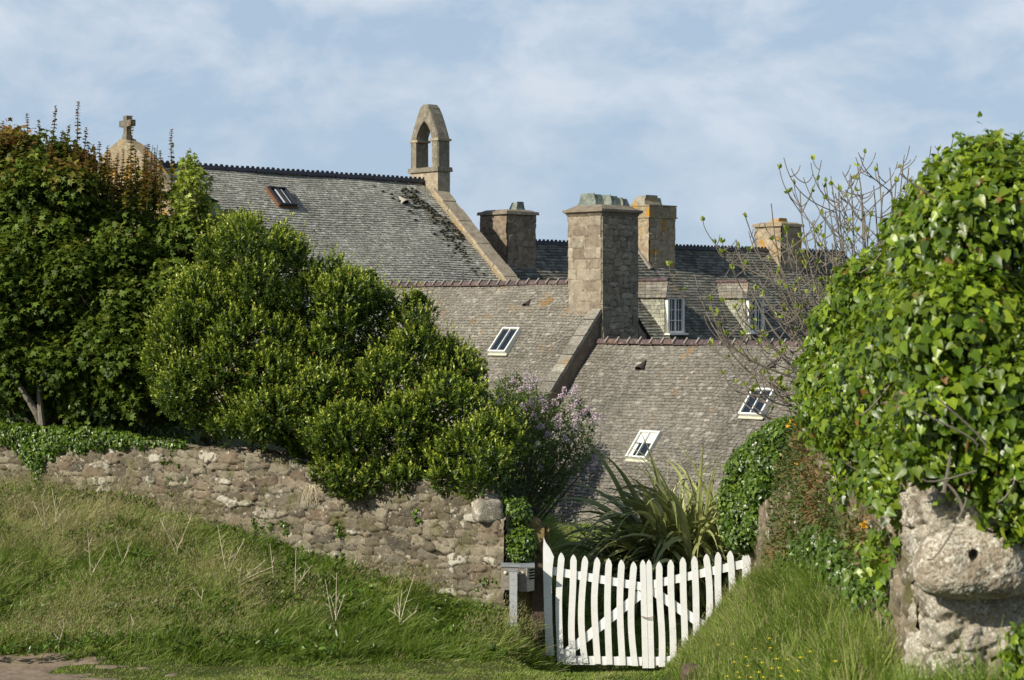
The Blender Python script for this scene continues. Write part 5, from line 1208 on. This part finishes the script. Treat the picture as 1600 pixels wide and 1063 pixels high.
# the strip before the gate and the yard beyond
grass('grass', 60000, (-.6, 3.0, 20.6, 24.6), lambda x, y: np.where(y > 23.2, .12, np.where(x > 1.2, .12, .06))+.1*sst((.7-x)/.3)*sst((y-22.2)/.3), 6, .007, .2, lab='short grass on the strip in front of the white gate', keepf=lambda x, y: np.where(ex_(x, y) < .12, 1, 0.)*np.where(x > .3-0*y, 1, .5)*(.9), tintf=lambda x, y: .42+.0*x) if False else None
def exr(x, y): return sst((x-(xw(y)-1.2))/1.2)
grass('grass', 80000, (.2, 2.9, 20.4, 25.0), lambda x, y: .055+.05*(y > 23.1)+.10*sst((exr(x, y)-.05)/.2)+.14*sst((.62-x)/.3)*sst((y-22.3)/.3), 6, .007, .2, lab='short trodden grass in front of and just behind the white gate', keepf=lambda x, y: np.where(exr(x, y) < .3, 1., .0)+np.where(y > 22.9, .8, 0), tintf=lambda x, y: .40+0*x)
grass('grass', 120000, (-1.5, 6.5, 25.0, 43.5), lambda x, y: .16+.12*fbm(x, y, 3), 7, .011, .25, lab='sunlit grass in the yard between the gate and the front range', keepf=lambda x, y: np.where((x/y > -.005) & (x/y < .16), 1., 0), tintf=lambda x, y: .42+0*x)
def k_right(x, y):
    e_ = exr(x, y); return np.where((e_ > .05) & (x < np.where(y > 10.2, xw(y)+.05, 1.95)) & (y < 22.8) & (x/y > .05), 1, 0)*np.clip(14/y, .3, 1)
grass('grass', 150000, (.6, 2.9, 8.2, 22.8), lambda x, y: (.10+.14*fbm(x*2, y*1.2, 5))*np.interp(y, [9, 12], [.7, 1])*(1+1.0*sst((exr(x, y)-.72)/.25)*sst((20-y)/2))*np.interp(y, [20, 22], [1, .7]), 8, .0050, .25, lab='long green grass on the bank at the foot of the right wall', keepf=lambda x, y: k_right(x, y)*np.where(x/y > .07, 1, .0), tintf=lambda x, y: .34+.25*(fbm(x*2, y*.8, 15)-.4))
grass('grass', 6500, (1.35, 2.35, 6.5, 8.9), lambda x, y: .05+.42*sst((x-1.6)/.5)*fbm(x*3, y*2, 5)*1.2, 9, .0065, .1, lab='blurred near grass in front of the pier with the drilled stone', keepf=lambda x, y: np.where(x/y > .17, 1, .0)*np.where(x/y > .235, 1, .45), tintf=lambda x, y: .40+0*x)
r_ = thing('weed', (2.0, 7.9, 2.8), 'leafy green weed in the bottom right corner in front of the pier', 'plant')
C, Rr = lobes([(1560, 1070), (1585, 960), (1630, 930), (1680, 1000), (1680, 1070)], lambda x, y: 7.9, .12, 30, .1, 3, rmin=.02, dsat=30)
draped('leaves', C, Rr, 900, M['ivybig'], 3, r_, size=.05, tpl=T_LEAF, keep=.6, fill=.2)
mb = MB()
for c in C[::3]: mb.tube([(2.05, 7.95, 2.7), c], [.005, .003], 4)
mb.build('stem', M['leaflilac'], r_)
rs = np.random.RandomState(13); n = 9000; y = rs.uniform(10, 22.5, n); x = rs.uniform(.8, 2.9, n); ok = k_right(x, y) > .5*rs.rand(n)+.2; x, y = x[ok], y[ok]; n = len(x)
P = np.stack([x+.03, y, zg(x, y)+.13+.13*rs.rand(n)], -1)
o = leaves('seed_heads', T_NARROW, P, np.stack([rs.normal(.3, .3, n), rs.normal(0, .3, n), np.ones(n)], -1), rs.normal(size=(n, 3))+np.array([0, -1, 0]), .022*rs.uniform(.6, 1.5, n), .75+.25*rs.rand(n), M['grass'], wid=np.full(n, .008)); tag(o, 'fine pale seed heads among the grass of the right bank', 'grass', None, 'stuff')
# buttercups
rs = np.random.RandomState(77); spots = [(1201, 999), (1203, 1014), (1165, 1028), (1190, 1037), (1213, 1031), (1216, 1045), (1185, 1052), (1230, 1032), (1147, 1036), (1152, 1052), (1122, 1009), (1145, 1008), (1168, 1042), (1136, 1058), (1205, 1046), (1250, 1029), (1220, 1058), (1246, 1050), (1265, 1020), (1180, 1015), (1155, 1060), (1192, 1060), (1305, 1035), (1173, 1060)]
def bankhit(px, py, lift=.22):
    for D in np.arange(8, 23, .05):
        p = at(px, py, D)
        if p[2] <= zg(p[0], p[1])+lift: return p
    return at(px, py, 20)
b0 = None
for i, (px, py) in enumerate(spots):
    c = bankhit(px, py)
    if b0 is None:
        V = []; F = []
        for k in range(5):
            an = k*1.2566; b_ = len(V); r = .013
            for (rr2, ww, zz2) in ((.0, 0, 0), (r, -.45, .006), (r*1.15, 0, .009), (r, .45, .006)):
                V.append((c[0]+rr2*math.cos(an+ww), c[1]+rr2*math.sin(an+ww), c[2]+zz2))
            F.append((b_, b_+1, b_+2, b_+3))
        b0 = thing('buttercup', c, 'tiny yellow buttercup in the grass of the right bank', 'flower', 'buttercups on the right bank')
        pet = mk('petals', V, F, M['butter'], b0); mb = MB(); mb.tube([c, c-UP*.12, c-UP*.26+np.array([.02, 0, 0])], .0016, 4); st = mb.build('stem', M['leaflilac'], b0)
    else:
        r = b0.copy(); COL.objects.link(r); r.location = c
        for ch in (pet, st): q = ch.copy(); COL.objects.link(q); q.parent = r
# dead white stems standing in the grass
stems = [(352, 920, [(10, -60), (-12, -100), (30, -78)], 'three-forked bleached stem in the left grass below the ferns'), (275, 880, [(-25, -70), (25, -75), (-8, -50), (12, -40)], 'spray of pale dead stems near the wall in the left grass'), (70, 838, [(-18, -55), (-6, -70), (0, -40)], 'pale stem group at the far left of the bank'), (85, 830, [(10, -50), (-3, -60), (22, -42)], 'pale dead stems beside the far left group'),
         (140, 925, [(-3, -95), (28, -70), (10, -40)], 'forked white stem at the left of the lower bank'), (188, 900, [(18, -55), (-8, -60)], 'short dead stem right of the forked white one'), (370, 935, [(35, -35), (58, -50), (45, -60), (8, -55)], 'broad pale spray leaning right in the middle of the bank'), (458, 945, [(5, -100), (30, -62), (18, -45)], 'tall white stem standing before the middle of the wall'),
         (522, 990, [(-14, -85), (4, -95), (16, -60), (-6, -60)], 'grey branching dead stem low on the bank'), (624, 992, [(-18, -40), (4, -70), (28, -38), (-2, -60), (24, -95)], 'bleached dead stem near the end of the wall'), (313, 960, [(4, -38), (-4, -30)], 'small pale stem in the middle grass'), (92, 1020, [(8, -40), (-2, -25)], 'short dead stem above the dirt track'), (205, 1005, [(4, -35), (10, -20)], 'thin dead stem low on the grass'), (428, 870+60, [(-6, -80)], 'single straight pale stalk in the grass')]
for i, (px, py, br, lab) in enumerate(stems):
    D = None
    for D in np.arange(20.5, 27, .05):
        p = at(px, py, D)
        if p[2] <= zg(p[0], p[1])+.02: break
    b = at(px, py, D); mb = MB(); rr_ = random.Random(i)
    fork = b+UP*.18+np.array([.02, 0, 0]); mb.tube([b-UP*.05, b+UP*.1, fork], [.0045, .004, .0035], 5)
    for (dx, dy) in br:
        e_ = at(px+dx, py+dy, D+rr_.uniform(-.1, .1)); s_ = fork if rr_.random() < .6 else b+UP*.1
        P = bez(s_, s_+(e_-s_)*.35+np.array([rr_.uniform(-.02, .02), 0, .03]), s_+(e_-s_)*.7, e_, 7); mb.tube(P, list(np.linspace(.0045, .0026, 7)), 4)
        for _ in range(2): q = P[rr_.randint(2, 5)]; mb.tube([q, q+np.array([rr_.uniform(-.08, .08), 0, rr_.uniform(.04, .12)])], [.0025, .0018], 3)
    tag(mb.build('dead_stem', M['dry'], None, b), lab, 'dead stem', 'bleached dead stems in the long grass')
# stones in the grass
rk = rock('rock', bankhit(1092, 1050, .05)+np.array([0, 0, -.02]), .13, M['brown'], 33, None, bankhit(1090, 1047, .05), (1.3, 1, .7), .2); tag(rk, 'brown stone lying in the grass at the foot of the right bank', 'rock')
